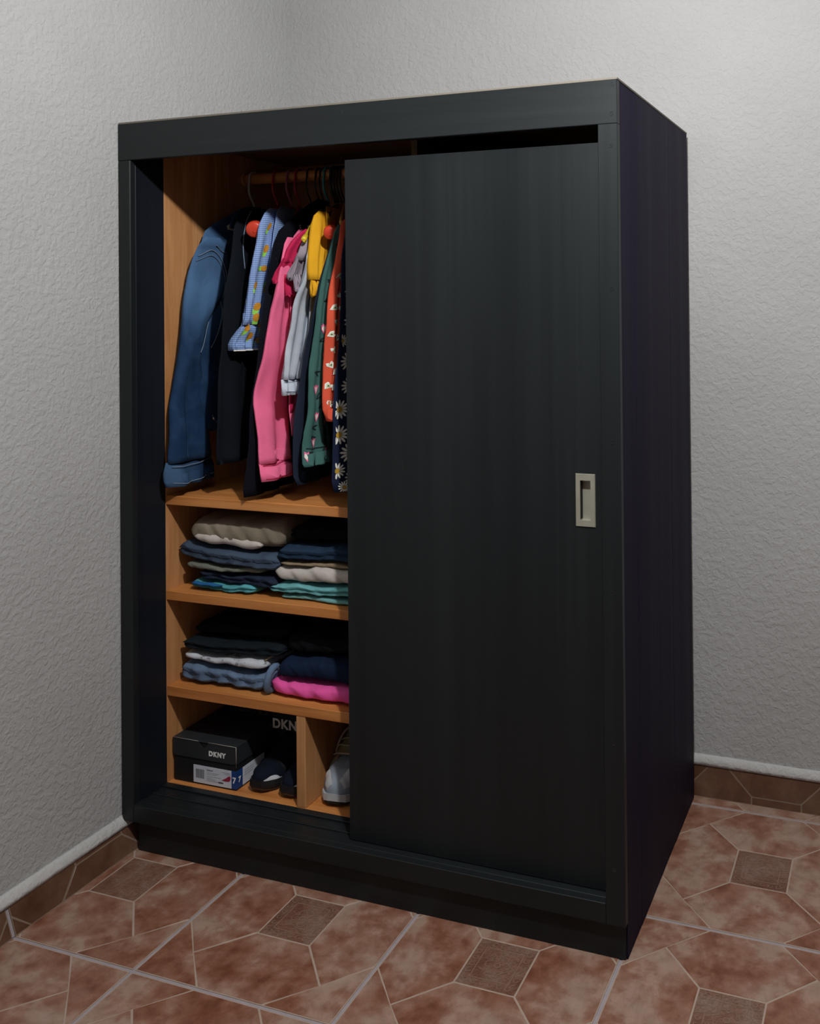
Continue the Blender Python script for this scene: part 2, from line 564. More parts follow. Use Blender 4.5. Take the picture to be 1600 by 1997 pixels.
# skirting tiles lean against the walls on a bed of mortar, capped by a painted mortar ridge
def skirting(name, label, p0, p1, out, bottom, top, height, ridge_h, phase, vshift, tname):
    """p0 to p1: foot of the wall in plan; out: unit vector into the room"""
    p0, p1, out = Vector((*p0, 0)), Vector((*p1, 0)), Vector((*out, 0))
    along = (p1 - p0).normalized(); L = (p1 - p0).length
    def fr(u, v, h):
        k = v / height
        o = bottom + (top - bottom) * k + h
        q = p0 + along * u + out * o
        return (q.x, q.y, v)
    vs, fs = [], []
    prof = [(0.0, -0.0), (bottom - 0.003, 0.0), (top - 0.003, height), (0.0, height)]
    for u in (0, L):
        for o, z in prof:
            q = p0 + along * u + out * o
            vs.append((q.x, q.y, z))
    fs = [[0, 1, 2, 3], [7, 6, 5, 4]] + [[k, (k + 1) % 4, 4 + (k + 1) % 4, 4 + k] for k in range(4)]
    sk = from_data(name, vs, fs, M['grout'])
    tag(sk, label, kind='structure')
    k = math.floor(-phase / TILE) - 1
    while phase + k * TILE < L:
        cu = phase + (k + 0.5) * TILE
        u0, u1 = max(-HT, 0 - cu), min(HT, L - cu)
        k += 1
        if u1 - u0 < 0.01: continue
        v0 = vshift; v1 = vshift + height
        lay_tile(sk, lambda u, v, h, cu=cu: fr(u + cu, v - v0, h), (u0, u1, v0, v1), None, 'skirt', 'skirt_line')
    # the ridge
    vs, fs = [], []
    n = 60
    f = wob(len(name))
    prof = [(0.0, height - 0.004), (top + 0.004, height - 0.003), (top + 0.0045, height + 0.006), (0.006, height + ridge_h - 0.003), (0.0, height + ridge_h)]
    for i in range(n + 1):
        u = L * i / n
        for kk, (o, z) in enumerate(prof):
            w_ = 0.0014 * f(u * 14 + kk, kk) if kk in (1, 2, 3) else 0
            q = p0 + along * u + out * (o + w_)
            vs.append((q.x, q.y, z + w_))
    m_ = len(prof)
    for i in range(n):
        for kk in range(m_):
            k2 = (kk + 1) % m_
            fs.append([i * m_ + kk, i * m_ + k2, (i + 1) * m_ + k2, (i + 1) * m_ + kk])
    fs += [list(range(m_)), [n * m_ + kk for kk in range(m_)][::-1]]
    tag(from_data(tname, vs, fs, M['ridge'], None, smooth=True), 'white painted mortar ridge on the ' + label.split(' along ')[0], kind='structure')

skirting('baseboard_left', 'brown tile skirting along the left wall', (0, ROOM_Y), (0, WALL_Y - 0.03), (1, 0), 0.034, 0.011, 0.062, 0.024, GY - ROOM_Y, -0.115, 'trim_1')
skirting('baseboard_back', 'brown tile skirting along the back wall', (0.04, WALL_Y), (ROOM_X, WALL_Y), (0, -1), 0.016, 0.007, 0.086, 0.024, GX - 0.04, 0.045, 'trim_2')

# ------------------------------------------------------------------ the wardrobe
wr = empty('wardrobe', (0.65, 0.31, 0.0), 'tall black-painted wardrobe with sliding doors, left half open on orange wood inside', 'wardrobe')
B, BX = M['black_z'], M['black_x']
RAIL_Z = H - 0.094
LEDGE = 0.117
KICK = 0.079
# frame on the front
box('top_rail', (X0, 0.0, RAIL_Z), (W, 0.018, H - 0.004), BX, wr)
box('stile', (X0, 0.0, KICK - 0.004), (0.040, 0.018, RAIL_Z), B, wr, 0.002)
box('stile', (W - 0.042, 0.0, KICK - 0.004), (W, 0.018, RAIL_Z), B, wr)
box('bottom_rail', (0.040, 0.0, KICK - 0.004), (W - 0.042, 0.018, LEDGE), BX, wr)
box('plinth', (0.042, 0.0135, 0.0), (W - 0.004, 0.032, KICK - 0.004), BX, wr)
tp = box('top_panel', (X0, 0.0005, H - 0.004), (W + 0.0005, D, H + 0.0005), M['raw_edge'], wr, 0.0005)
tp['label'] = 'bare edge of the top board'
# sides: glued upright boards on a core
sd = box('side_panel', (W - 0.021, 0.018, 0.0), (W - 0.004, D, H - 0.006), M['black_jamb'], wr, 0.0)
ys = [0.018, 0.125, 0.228, 0.330, 0.436, 0.538, D]
for k in range(6):
    y0, y1 = ys[k] + (0.0 if k == 0 else 0.00012), ys[k + 1] - 0.00012
    box('board', (W - 0.006 + 0.0002 * ((k * 7) % 3), y0, 0.0), (W - 0.0006 + 0.00025 * ((k * 5) % 3 - 1), y1, H - 0.0045), M['black_side'], sd, 0.0004)
box('side_panel', (X0, 0.018, 0.092), (0.021, D, H - 0.006), M['black_jamb'], wr, 0.0)
box('jamb', (0.021, 0.018, KICK), (INX, FRONT, RAIL_Z + 0.05), M['black_jamb'], wr)
box('jamb', (W - 0.042, 0.018, KICK), (W - 0.021, FRONT, RAIL_Z + 0.05), M['black_jamb'], wr)
yy = [FRONT, 0.222, 0.335, 0.45, D - 0.012]
for k in range(4):
    box('lining_board', (0.021, yy[k] + 0.0003, 0.09), (INX, yy[k + 1] - 0.0003, H - 0.024), M['wood_z'], wr, 0.0006)
for k in range(5):
    xa = 0.022 + (W - 0.044) * k / 5; xb = 0.022 + (W - 0.044) * (k + 1) / 5
    box('back_board', (xa, D - 0.012, 0.092), (xb - 0.0006, D - 0.002, H - 0.006), M['wood_z'], wr, 0.0005)
box('ceiling_board', (0.022, FRONT, H - 0.024), (W - 0.022, D - 0.012, H - 0.006), M['wood_shaded'], wr)
box('ceiling_board', (0.022, 0.018, RAIL_Z + 0.05), (W - 0.022, FRONT, H - 0.006), M['black_jamb'], wr)
# bottom track board with two runners
tb = box('track_board', (INX, 0.018, LEDGE - 0.018), (W - 0.042, FRONT, LEDGE - 0.003), M['black_x'], wr, 0.0008)
for y0, y1, z1 in ((0.018, 0.034, LEDGE), (0.058, 0.066, LEDGE), (0.092, FRONT, LEDGE + 0.002)):
    box('runner', (INX, y0, LEDGE - 0.004), (W - 0.042, y1, z1), M['black_x'], tb, 0.0012)
# wooden carcass
PART_X = 0.70
box('partition', (PART_X, 0.22, LEDGE), (PART_X + 0.018, D - 0.012, H - 0.024), M['wood_shaded'], wr)
SHELF = [(0.831, 0.855), (0.586, 0.610), (0.340, 0.366)]
for z0, z1 in SHELF:
    s = box('shelf', (INX, FRONT, z0), (PART_X, D - 0.012, z1), M['wood_x'], wr, 0.0015)
box('base_board', (INX, FRONT, LEDGE - 0.016), (PART_X, D - 0.012, LEDGE + 0.001), M['wood_x'], wr, 0.0015)
box('divider', (0.432, FRONT + 0.001, LEDGE + 0.001), (0.458, D - 0.012, SHELF[2][0]), M['wood_z'], wr, 0.0015)
def cyl_x(name, x0, x1, y, z, r, mat, parent, n=24):
    vs = [(x, y + r * math.cos(2 * math.pi * k / n), z + r * math.sin(2 * math.pi * k / n)) for x in (x0, x1) for k in range(n)]
    fs = [[k, (k + 1) % n, n + (k + 1) % n, n + k] for k in range(n)] + [list(range(n)), [n + k for k in range(n)]]
    return from_data(name, vs, fs, mat, parent, smooth=False)
rod = cyl_x('hanging_rod', INX, PART_X, ROD_Y, ROD_Z, ROD_R, M['wood_x'], wr)
cyl_x('rod_socket', INX, INX + 0.010, ROD_Y, ROD_Z, ROD_R + 0.005, M['wood_z'], wr)
# screws sunk in the frame
def screw(x, z, r=0.0042):
    n = 14
    vs, fs = [], []
    prof = [(r, 0.0), (r, -0.0006), (r * 0.72, -0.0006), (r * 0.62, 0.0002), (r * 0.3, 0.0003), (0.0008, -0.0003)]
    for q, y in prof:
        for k in range(n):
            a = 2 * math.pi * k / n
            vs.append((x + q * math.cos(a), y - 0.0001, z + q * math.sin(a)))
    for i in range(len(prof) - 1):
        for k in range(n):
            k2 = (k + 1) % n
            fs.append([i * n + k, i * n + k2, (i + 1) * n + k2, (i + 1) * n + k])
    fs.append([(len(prof) - 1) * n + k for k in range(n)])
    from_data('screw', vs, fs, M['screw'], wr)
for x, z in ((1.292, 1.787), (1.290, 1.727), (1.288, 1.661), (1.287, 1.368), (1.285, 1.056), (1.283, 0.749), (1.281, 0.444), (1.279, 0.188)):
    screw(x, z)
for x, z, r in ((0.652, 1.778, 0.0034), (0.977, 1.785, 0.0034), (0.322, 1.776, 0.0018), (0.328, 1.778, 0.0016), (0.012, 1.362, 0.0022), (0.012, 1.056, 0.0022), (0.372, 0.104, 0.0022)):
    screw(x, z, r)
# sliding doors
HX0, HX1, HZ0, HZ1 = 1.190, 1.234, 0.870, 0.981         # pull plate
def sliding_door(x0, x1, y0, y1, z0, z1, hole):
    hx0, hx1, hz0, hz1 = hole
    xs = [x0, hx0, hx1, x1]; zs = [z0, hz0, hz1, z1]
    vs = [(x, y0, z) for z in zs for x in xs] + [(x, y1, z) for z in (z0, z1) for x in (x0, x1)]
    fs = []
    for j in range(3):
        for i in range(3):
            if i == 1 and j == 1: continue
            a = j * 4 + i
            fs.append([a, a + 1, a + 5, a + 4])
    yb = y0 + 0.013
    n0 = len(vs)
    vs += [(hx0, yb, hz0), (hx1, yb, hz0), (hx1, yb, hz1), (hx0, yb, hz1)]
    ring = [5, 6, 10, 9]
    for k in range(4):
        k2 = (k + 1) % 4
        fs.append([ring[k], ring[k2], n0 + k2, n0 + k])
    fs.append([n0, n0 + 1, n0 + 2, n0 + 3])
    b = 16
    fs += [[b, b + 1, b + 3, b + 2], [0, 1, 2, 3, b + 1, b], [12, 13, 14, 15, b + 3, b + 2], [0, 4, 8, 12, b + 2, b], [3, 7, 11, 15, b + 3, b + 1]]
    return from_data('sliding_door', vs, fs, M['black_z'], wr)
ix0, ix1, iz0, iz1 = HX0 + 0.0105, HX1 - 0.0105, HZ0 + 0.0135, HZ1 - 0.014
d1 = sliding_door(0.631, W - 0.036, 0.039, 0.057, LEDGE - 0.001, 1.676, (ix0 - 0.002, ix1 + 0.002, iz0 - 0.002, iz1 + 0.002))
d1['label'] = 'plain black door pushed to the right'
box('sliding_door', (0.668, 0.068, LEDGE - 0.001), (W - 0.044, 0.086, 1.676), M['black_z'], wr)
def pull(door):
    yf, yb = 0.0368, 0.0505
    o = [(HX0, HZ0), (HX1, HZ0), (HX1, HZ1), (HX0, HZ1)]
    i_ = [(ix0, iz0), (ix1, iz0), (ix1, iz1), (ix0, iz1)]
    vs = [(x, 0.0390, z) for x, z in o] + [(x + (0.0008 if x == HX0 else -0.0008), yf, z + (0.0008 if z == HZ0 else -0.0008)) for x, z in o]
    vs += [(x, yf, z) for x, z in i_] + [(x, yb, z) for x, z in i_]
    fs = []
    for k in range(4):
        k2 = (k + 1) % 4
        fs += [[k, k2, 4 + k2, 4 + k], [4 + k, 4 + k2, 8 + k2, 8 + k], [8 + k, 8 + k2, 12 + k2, 12 + k]]
    fs.append([12, 13, 14, 15])
    p = from_data('recessed_pull', vs, fs, M['satin'], door, fix=True)
    p['label'] = 'satin nickel recessed pull'
    box('recess_side_strip', (ix0 - 0.0002, 0.0384, iz0 + 0.002), (ix0 + 0.0012, 0.0503, iz1 - 0.001), M['recess_strip'], door, 0.0002)  # thin black strip on the left wall of the pull's recess
pull(d1)

# rows of (x, y, z, width) from top to bottom for every hanging piece, with its direction in plan
STRIP = {
    'denim_sleeve': ((0.0, 1.0), [(0.107, 0.17, 1.524, 0.057), (0.084, 0.17, 1.501, 0.113), (0.071, 0.164, 1.464, 0.144), (0.06, 0.157, 1.42, 0.157), (0.06, 0.149, 1.37, 0.14), (0.061, 0.144, 1.336, 0.114), (0.062, 0.138, 1.299, 0.086), (0.062, 0.132, 1.259, 0.076), (0.061, 0.122, 1.2, 0.074), (0.053, 0.113, 1.141, 0.101), (0.051, 0.104, 1.089, 0.123), (0.059, 0.093, 1.022, 0.133), (0.065, 0.08, 0.942, 0.149)]),
    'denim_cuff': ((0.0, 1.0), [(0.064, 0.077, 0.945, 0.156), (0.062, 0.073, 0.917, 0.167), (0.066, 0.072, 0.898, 0.163), (0.072, 0.072, 0.884, 0.152)]),
    'denim_body': ((-0.04, 0.999), [(0.097, 0.33, 1.607, 0.1), (0.096, 0.29, 1.589, 0.15), (0.087, 0.25, 1.567, 0.22), (0.085, 0.22, 1.545, 0.28), (0.089, 0.2, 1.502, 0.31), (0.092, 0.195, 1.393, 0.32), (0.089, 0.19, 1.284, 0.32), (0.086, 0.185, 1.196, 0.32), (0.091, 0.185, 1.121, 0.32), (0.092, 0.19, 1.05, 0.32), (0.096, 0.195, 1.008, 0.31)]),
    'blacka_body': ((-0.148, 0.989), [(0.181, 0.29, 1.61, 0.12), (0.182, 0.24, 1.584, 0.2), (0.197, 0.2, 1.553, 0.28), (0.202, 0.18, 1.498, 0.33), (0.218, 0.144, 1.39, 0.34), (0.213, 0.135, 1.299, 0.34), (0.214, 0.126, 1.208, 0.34), (0.213, 0.118, 1.13, 0.34), (0.217, 0.105, 1.009, 0.34), (0.224, 0.099, 0.942, 0.34)]),
    'gingham_sleeve': ((-0.05, 0.999), [(0.297, 0.21, 1.596, 0.049), (0.297, 0.19, 1.582, 0.08), (0.295, 0.17, 1.551, 0.099), (0.294, 0.165, 1.534, 0.082), (0.291, 0.152, 1.465, 0.079), (0.28, 0.146, 1.383, 0.072), (0.27, 0.141, 1.309, 0.073), (0.263, 0.139, 1.293, 0.082)]),
    'gingham_ruffle': ((-0.05, 0.999), [(0.268, 0.137, 1.298, 0.079), (0.257, 0.135, 1.279, 0.096), (0.243, 0.133, 1.259, 0.113), (0.236, 0.132, 1.244, 0.121), (0.24, 0.13, 1.228, 0.112)]),
    'gingham_body': ((-0.243, 0.97), [(0.298, 0.25, 1.605, 0.14), (0.31, 0.22, 1.588, 0.2), (0.317, 0.2, 1.535, 0.24), (0.305, 0.19, 1.39, 0.26), (0.299, 0.18, 1.218, 0.26)]),
    'blackb_body': ((-0.1, 0.995), [(0.356, 0.33, 1.63, 0.06), (0.345, 0.3, 1.611, 0.12), (0.345, 0.26, 1.588, 0.2), (0.343, 0.225, 1.563, 0.26), (0.337, 0.19, 1.534, 0.3), (0.332, 0.17, 1.467, 0.32), (0.319, 0.16, 1.389, 0.33), (0.327, 0.134, 1.285, 0.33), (0.322, 0.125, 1.202, 0.33), (0.316, 0.118, 1.132, 0.33), (0.313, 0.112, 1.075, 0.33), (0.312, 0.103, 0.981, 0.33), (0.305, 0.095, 0.887, 0.33), (0.307, 0.095, 0.867, 0.33)]),
    'pink_sleeve': ((-0.05, 0.999), [(0.373, 0.18, 1.516, 0.036), (0.371, 0.17, 1.499, 0.063), (0.379, 0.151, 1.465, 0.071), (0.375, 0.148, 1.426, 0.073), (0.369, 0.143, 1.381, 0.052), (0.356, 0.138, 1.334, 0.067), (0.349, 0.132, 1.273, 0.08), (0.343, 0.128, 1.225, 0.092), (0.331, 0.123, 1.177, 0.116), (0.321, 0.116, 1.113, 0.137), (0.328, 0.112, 1.076, 0.135), (0.346, 0.103, 0.982, 0.124), (0.351, 0.099, 0.948, 0.124)]),
    'pink_cuff': ((-0.05, 0.999), [(0.35, 0.099, 0.95, 0.128), (0.356, 0.097, 0.927, 0.126), (0.362, 0.095, 0.908, 0.121)]),
    'pink_body': ((-0.243, 0.97), [(0.351, 0.26, 1.545, 0.1), (0.362, 0.22, 1.522, 0.2), (0.37, 0.2, 1.494, 0.24), (0.374, 0.19, 1.388, 0.26), (0.373, 0.18, 1.206, 0.26), (0.38, 0.17, 1.077, 0.26), (0.385, 0.17, 1.012, 0.26)]),
    'crimson_sleeve': ((-0.05, 0.999), [(0.411, 0.2, 1.537, 0.037), (0.407, 0.18, 1.524, 0.059), (0.397, 0.165, 1.504, 0.072), (0.391, 0.153, 1.484, 0.078), (0.381, 0.151, 1.459, 0.082), (0.38, 0.15, 1.45, 0.08)]),
    'crimson_ruffle': ((-0.05, 0.999), [(0.384, 0.146, 1.461, 0.082), (0.375, 0.145, 1.444, 0.084), (0.365, 0.143, 1.427, 0.088), (0.358, 0.142, 1.411, 0.092), (0.362, 0.141, 1.401, 0.081)]),
    'crimson_ruffle2': ((-0.05, 0.999), [(0.371, 0.161, 1.43, 0.071), (0.379, 0.158, 1.407, 0.058), (0.384, 0.156, 1.388, 0.046), (0.392, 0.153, 1.368, 0.031)]),
    'crimson_body': ((-0.243, 0.97), [(0.402, 0.26, 1.564, 0.1), (0.406, 0.22, 1.54, 0.2), (0.388, 0.21, 1.507, 0.22), (0.378, 0.195, 1.388, 0.24), (0.375, 0.185, 1.31, 0.24), (0.375, 0.18, 1.206, 0.24), (0.381, 0.17, 1.07, 0.24)]),
    'lilac_sleeve': ((-0.05, 0.999), [(0.432, 0.175, 1.511, 0.027), (0.427, 0.165, 1.498, 0.032), (0.427, 0.152, 1.474, 0.036), (0.416, 0.15, 1.454, 0.047)]),
    'lilac_ruffle': ((-0.05, 0.999), [(0.419, 0.151, 1.46, 0.045), (0.408, 0.149, 1.439, 0.053), (0.399, 0.147, 1.42, 0.06), (0.398, 0.146, 1.407, 0.057)]),
    'lilac_ruffle2': ((-0.05, 0.999), [(0.406, 0.151, 1.42, 0.044), (0.412, 0.149, 1.4, 0.033), (0.418, 0.147, 1.379, 0.02)]),
    'lilac_body': ((-0.243, 0.97), [(0.414, 0.23, 1.537, 0.12), (0.426, 0.2, 1.505, 0.2), (0.408, 0.19, 1.388, 0.22), (0.4, 0.18, 1.206, 0.22)]),
    'pale_sleeve': ((-0.05, 0.999), [(0.446, 0.17, 1.503, 0.02), (0.451, 0.152, 1.463, 0.032), (0.443, 0.148, 1.412, 0.043), (0.418, 0.144, 1.355, 0.086), (0.412, 0.142, 1.323, 0.085), (0.408, 0.139, 1.285, 0.082), (0.399, 0.134, 1.225, 0.082), (0.395, 0.132, 1.187, 0.075), (0.392, 0.129, 1.156, 0.074)]),
    'pale_cuff': ((-0.05, 0.999), [(0.391, 0.128, 1.157, 0.079), (0.392, 0.127, 1.138, 0.076), (0.396, 0.125, 1.118, 0.067)]),
    'pale_body': ((-0.243, 0.97), [(0.43, 0.22, 1.533, 0.12), (0.435, 0.2, 1.492, 0.2), (0.432, 0.185, 1.336, 0.22), (0.431, 0.17, 1.207, 0.22), (0.427, 0.16, 1.092, 0.22)]),
    'mustard_sleeve': ((-0.05, 0.999), [(0.454, 0.2, 1.581, 0.047), (0.455, 0.18, 1.568, 0.073), (0.458, 0.165, 1.541, 0.079), (0.46, 0.152, 1.476, 0.069), (0.465, 0.147, 1.425, 0.05), (0.467, 0.145, 1.405, 0.036)]),
    'mustard_cuff': ((-0.05, 0.999), [(0.464, 0.146, 1.408, 0.045), (0.468, 0.145, 1.397, 0.034), (0.469, 0.144, 1.386, 0.036), (0.474, 0.142, 1.366, 0.016)]),
    'mustard_body': ((-0.243, 0.97), [(0.445, 0.24, 1.598, 0.1), (0.466, 0.21, 1.581, 0.2), (0.472, 0.2, 1.504, 0.22), (0.466, 0.19, 1.387, 0.22), (0.461, 0.18, 1.284, 0.22)]),
    'navy_body': ((-0.1, 0.995), [(0.521, 0.2, 1.552, 0.12), (0.52, 0.17, 1.526, 0.2), (0.518, 0.155, 1.5, 0.22), (0.492, 0.148, 1.411, 0.24), (0.475, 0.143, 1.336, 0.24), (0.456, 0.134, 1.226, 0.24), (0.441, 0.127, 1.125, 0.24), (0.432, 0.118, 1.015, 0.22), (0.438, 0.111, 0.922, 0.2), (0.45, 0.11, 0.902, 0.18)]),
    'green_sleeve': ((0.119, 0.993), [(0.529, 0.17, 1.541, 0.023), (0.526, 0.155, 1.522, 0.035), (0.509, 0.15, 1.459, 0.041), (0.494, 0.139, 1.364, 0.042), (0.486, 0.13, 1.285, 0.047), (0.481, 0.12, 1.204, 0.054), (0.48, 0.112, 1.136, 0.055), (0.482, 0.106, 1.081, 0.061), (0.475, 0.098, 1.019, 0.086), (0.473, 0.097, 1.005, 0.093), (0.478, 0.091, 0.959, 0.095), (0.483, 0.09, 0.951, 0.087)]),
    'green_body': ((-0.243, 0.97), [(0.532, 0.21, 1.561, 0.1), (0.536, 0.19, 1.54, 0.18), (0.521, 0.185, 1.463, 0.2), (0.509, 0.175, 1.335, 0.2), (0.502, 0.16, 1.081, 0.2)]),
    'orange_sleeve': ((0.148, 0.989), [(0.553, 0.16, 1.552, 0.026), (0.55, 0.15, 1.536, 0.038), (0.545, 0.136, 1.458, 0.04), (0.532, 0.129, 1.379, 0.048), (0.527, 0.12, 1.285, 0.051), (0.524, 0.115, 1.23, 0.053), (0.525, 0.109, 1.16, 0.049), (0.532, 0.102, 1.089, 0.033), (0.545, 0.099, 1.062, 0.016)]),
    'orange_body': ((-0.243, 0.97), [(0.551, 0.2, 1.572, 0.12), (0.555, 0.18, 1.538, 0.18), (0.539, 0.165, 1.335, 0.2), (0.538, 0.15, 1.109, 0.2)]),
    'daisy_body': ((0.287, 0.958), [(0.567, 0.17, 1.565, 0.12), (0.569, 0.145, 1.535, 0.2), (0.567, 0.127, 1.459, 0.24), (0.568, 0.118, 1.335, 0.24), (0.566, 0.112, 1.255, 0.24), (0.56, 0.104, 1.161, 0.24), (0.561, 0.095, 1.039, 0.24), (0.562, 0.086, 0.919, 0.24), (0.569, 0.085, 0.895, 0.24)]),
}

# ------------------------------------------------------------------ clothes on hangers
def interp_rows(rows, step=0.014):
    """rows (x, y, z, width), top to bottom, resampled smoothly"""
    rows = sorted(rows, key=lambda r: -r[2])
    P = [rows[0]] + rows + [rows[-1]]
    out = []
    for i in range(1, len(P) - 2):
        a, b, c, d = P[i - 1], P[i], P[i + 1], P[i + 2]
        n = max(1, int(abs(b[2] - c[2]) / step))
        for j in range(n):
            t = j / n
            q = []
            for k in range(4):
                if k == 2: q.append(b[2] + (c[2] - b[2]) * t); continue
                m0, m1 = (c[k] - a[k]) / 2, (d[k] - b[k]) / 2
                h = (2 * t ** 3 - 3 * t ** 2 + 1) * b[k] + (t ** 3 - 2 * t ** 2 + t) * m0 + (-2 * t ** 3 + 3 * t ** 2) * c[k] + (t ** 3 - t ** 2) * m1
                q.append(h)
            out.append(tuple(q))
    out.append(tuple(P[-2]))
    return out

class Hung:
    """a hanging panel or sleeve: a flattened, gently folded tube that follows rows of (x, y, z, width)"""
    def __init__(s, key, thick, seed, fold=0.006, nfold=2.2, flare=0.0, shift=None, n=44, edge=0.003, crease=0.35):
        s.crease = crease
        (vx, vy), rows = STRIP[key]
        s.v = Vector((vx, vy, 0)); s.n = Vector((vy, -vx, 0))
        s.rows = interp_rows(rows)
        s.t, s.fold, s.nf, s.N, s.edge = thick, fold, nfold, n, edge
        s.f, s.g = wob(seed), wob(seed + 77)
        s.flare, s.shift = flare, (-0.75 * thick if shift is None else shift)
        s.ztop, s.zbot = s.rows[0][2], s.rows[-1][2]
        s.seed = seed
    def row(s, z):
        R = s.rows
        if z >= R[0][2]: return R[0]
        for a, b in zip(R, R[1:]):
            if b[2] <= z <= a[2]:
                t = (a[2] - z) / max(1e-6, a[2] - b[2])
                return tuple(a[k] + (b[k] - a[k]) * t for k in range(4))
        return R[-1]
    def off(s, c, r, side):
        """thickness offset at c = -1 (front edge) .. 1, row r"""
        k = (s.ztop - r[2]) / max(0.05, s.ztop - s.zbot)
        grow = 0.35 + 0.65 * min(1.0, k * 4)
        th = s.t * max(0.0, 1 - abs(c) ** 4.0) ** 0.6
        th *= (1 + s.flare * k)
        wv = s.fold * math.sin(s.nf * math.pi * c + 2.2 * s.f(r[2] * 3.0, 0.3) + s.seed) * (0.3 + 0.7 * k)
        wv += s.fold * 0.6 * s.f(c * 1.6 + 3, r[2] * 16)
        wv += s.fold * s.crease * abs(math.sin(s.nf * 1.9 * c + 3.0 * s.g(r[2] * 2.2, 2.0) + 5 * r[2])) ** 0.5
        th2 = th * (1 + 0.25 * s.g(c * 2 + side, r[2] * 11))
        return grow * (side * th2 + wv * (1 - 0.35 * abs(c))) + s.shift
    def point(s, c, r, side, lift=0.0):
        e = s.edge * s.g(r[2] * 22, 1.5 if c < 0 else 4.0) * abs(c) ** 3
        q = Vector((r[0], r[1], r[2])) + s.v * (r[3] * (c + 1) / 2 + e)
        return q + s.n * (s.off(c, r, side) + lift)
    def build(s, name, mat, parent, hollow=False):
        vs, fs = [], []
        N = s.N
        for r in s.rows:
            for k in range(N):
                a = 2 * math.pi * k / N
                c = -math.cos(a)
                vs.append(s.point(c, r, 1 if math.sin(a) >= 0 else -1))
        for i in range(len(s.rows) - 1):
            for k in range(N):
                k2 = (k + 1) % N
                fs.append([i * N + k, i * N + k2, (i + 1) * N + k2, (i + 1) * N + k])
        fs.append(list(range(N)))
        if hollow:                                   # the open end turns in
            R = s.rows
            n0 = len(vs)
            r = R[-1]
            cen = sum((vs[(len(R) - 1) * N + k] for k in range(N)), Vector()) / N
            for d_, sc in ((0.0, 0.86), (0.03, 0.80)):
                for k in range(N):
                    p = vs[(len(R) - 1) * N + k]
                    vs.append(cen + (p - cen) * sc + Vector((0, 0, d_)))
            b0 = (len(R) - 1) * N
            for (A, Bq) in ((b0, n0), (n0, n0 + N)):
                for k in range(N):
                    k2 = (k + 1) % N
                    fs.append([A + k, A + k2, Bq + k2, Bq + k])
            fs.append([n0 + N + k for k in range(N)])
        else:
            fs.append([(len(s.rows) - 1) * N + k for k in range(N)])
        return from_data(name, vs, fs, mat, parent, smooth=True)
    def on(s, w_, z, lift=0.0012):
        """point of the room-facing side, w_ = 0 (front edge) .. 1 across"""
        c = max(-0.999, min(0.999, 2 * w_ - 1))
        return s.point(c, s.row(z), 1, lift)

def print_shapes(name, panel, shapes, parent, fixw=None):
    """flat print on a panel: shapes = (material, polygon in metres about (w0, z0), w0, z0)"""
    vs, fs, fm, mats = [], [], [], []
    for mat, poly, w0, z0, lift in shapes:
        if mat not in mats: mats.append(mat)
        wid = panel.row(z0)[3]
        n0 = len(vs)
        cu = sum(p[0] for p in poly) / len(poly); cz = sum(p[1] for p in poly) / len(poly)
        ok = all(0.02 < w0 + p[0] / wid < 0.985 for p in poly)
        pts = [(min(0.985, max(0.02, w0 + p[0] / wid)), min(panel.ztop - .002, max(panel.zbot + 0.001, z0 + p[1]))) for p in poly]
        if max(p[0] for p in pts) - min(p[0] for p in pts) < 0.012: continue
        vs.append(panel.on(min(0.98, max(0.025, w0 + cu / wid)), z0 + cz, lift))
        for p in pts: vs.append(panel.on(p[0], p[1], lift))
        n = len(pts)
        for k in range(n):
            fs.append([n0, n0 + 1 + k, n0 + 1 + (k + 1) % n]); fm.append(mats.index(mat))
    if not fs: return None
    return from_data(name, vs, fs, None, parent, smooth=False, slots=mats, fmat=fm, fix=False)

def ell(a, b, n=10, ang=0.0, cx=0.0, cz=0.0):
    ca, sa = math.cos(ang), math.sin(ang)
    out = []
    for k in range(n):
        t = 2 * math.pi * k / n
        x, z = a * math.cos(t), b * math.sin(t)
        out.append((cx + x * ca - z * sa, cz + x * sa + z * ca))
    return out

def gingham_mat():
    mt, nt, b = new_mat('blue_gingham', 0.9, 0.15)
    g = nt.nodes.new('ShaderNodeNewGeometry')
    sep = nt.nodes.new('ShaderNodeSeparateXYZ'); nt.links.new(g.outputs['Position'], sep.inputs[0])
    def stripes(sock, freq):
        m1 = nt.nodes.new('ShaderNodeMath'); m1.operation = 'MULTIPLY'; m1.inputs[1].default_value = freq
        nt.links.new(sock, m1.inputs[0])
        m2 = nt.nodes.new('ShaderNodeMath'); m2.operation = 'FRACT'; nt.links.new(m1.outputs[0], m2.inputs[0])
        m3 = nt.nodes.new('ShaderNodeMath'); m3.operation = 'GREATER_THAN'; m3.inputs[1].default_value = 0.5
        nt.links.new(m2.outputs[0], m3.inputs[0])
        return m3.outputs[0]
    sm = nt.nodes.new('ShaderNodeMath'); sm.operation = 'ADD'
    nt.links.new(sep.outputs['X'], sm.inputs[0]); nt.links.new(sep.outputs['Y'], sm.inputs[1])
    a, c = stripes(sm.outputs[0], 190), stripes(sep.outputs['Z'], 190)
    ad = nt.nodes.new('ShaderNodeMath'); ad.operation = 'ADD'; nt.links.new(a, ad.inputs[0]); nt.links.new(c, ad.inputs[1])
    ml = nt.nodes.new('ShaderNodeMath'); ml.operation = 'MULTIPLY'; ml.inputs[1].default_value = 0.5; nt.links.new(ad.outputs[0], ml.inputs[0])
    nt.links.new(ramp(nt, ml.outputs[0], [(0.0, (0.38, 0.49, 0.70)), (0.5, (0.19, 0.30, 0.57)), (1.0, (0.09, 0.17, 0.42))]), b.inputs['Base Color'])
    v = coords(nt)
    bump(nt, b, noise(nt, v, 55, 3, 0.6, 0.5), 0.4, 0.004)
    return mt

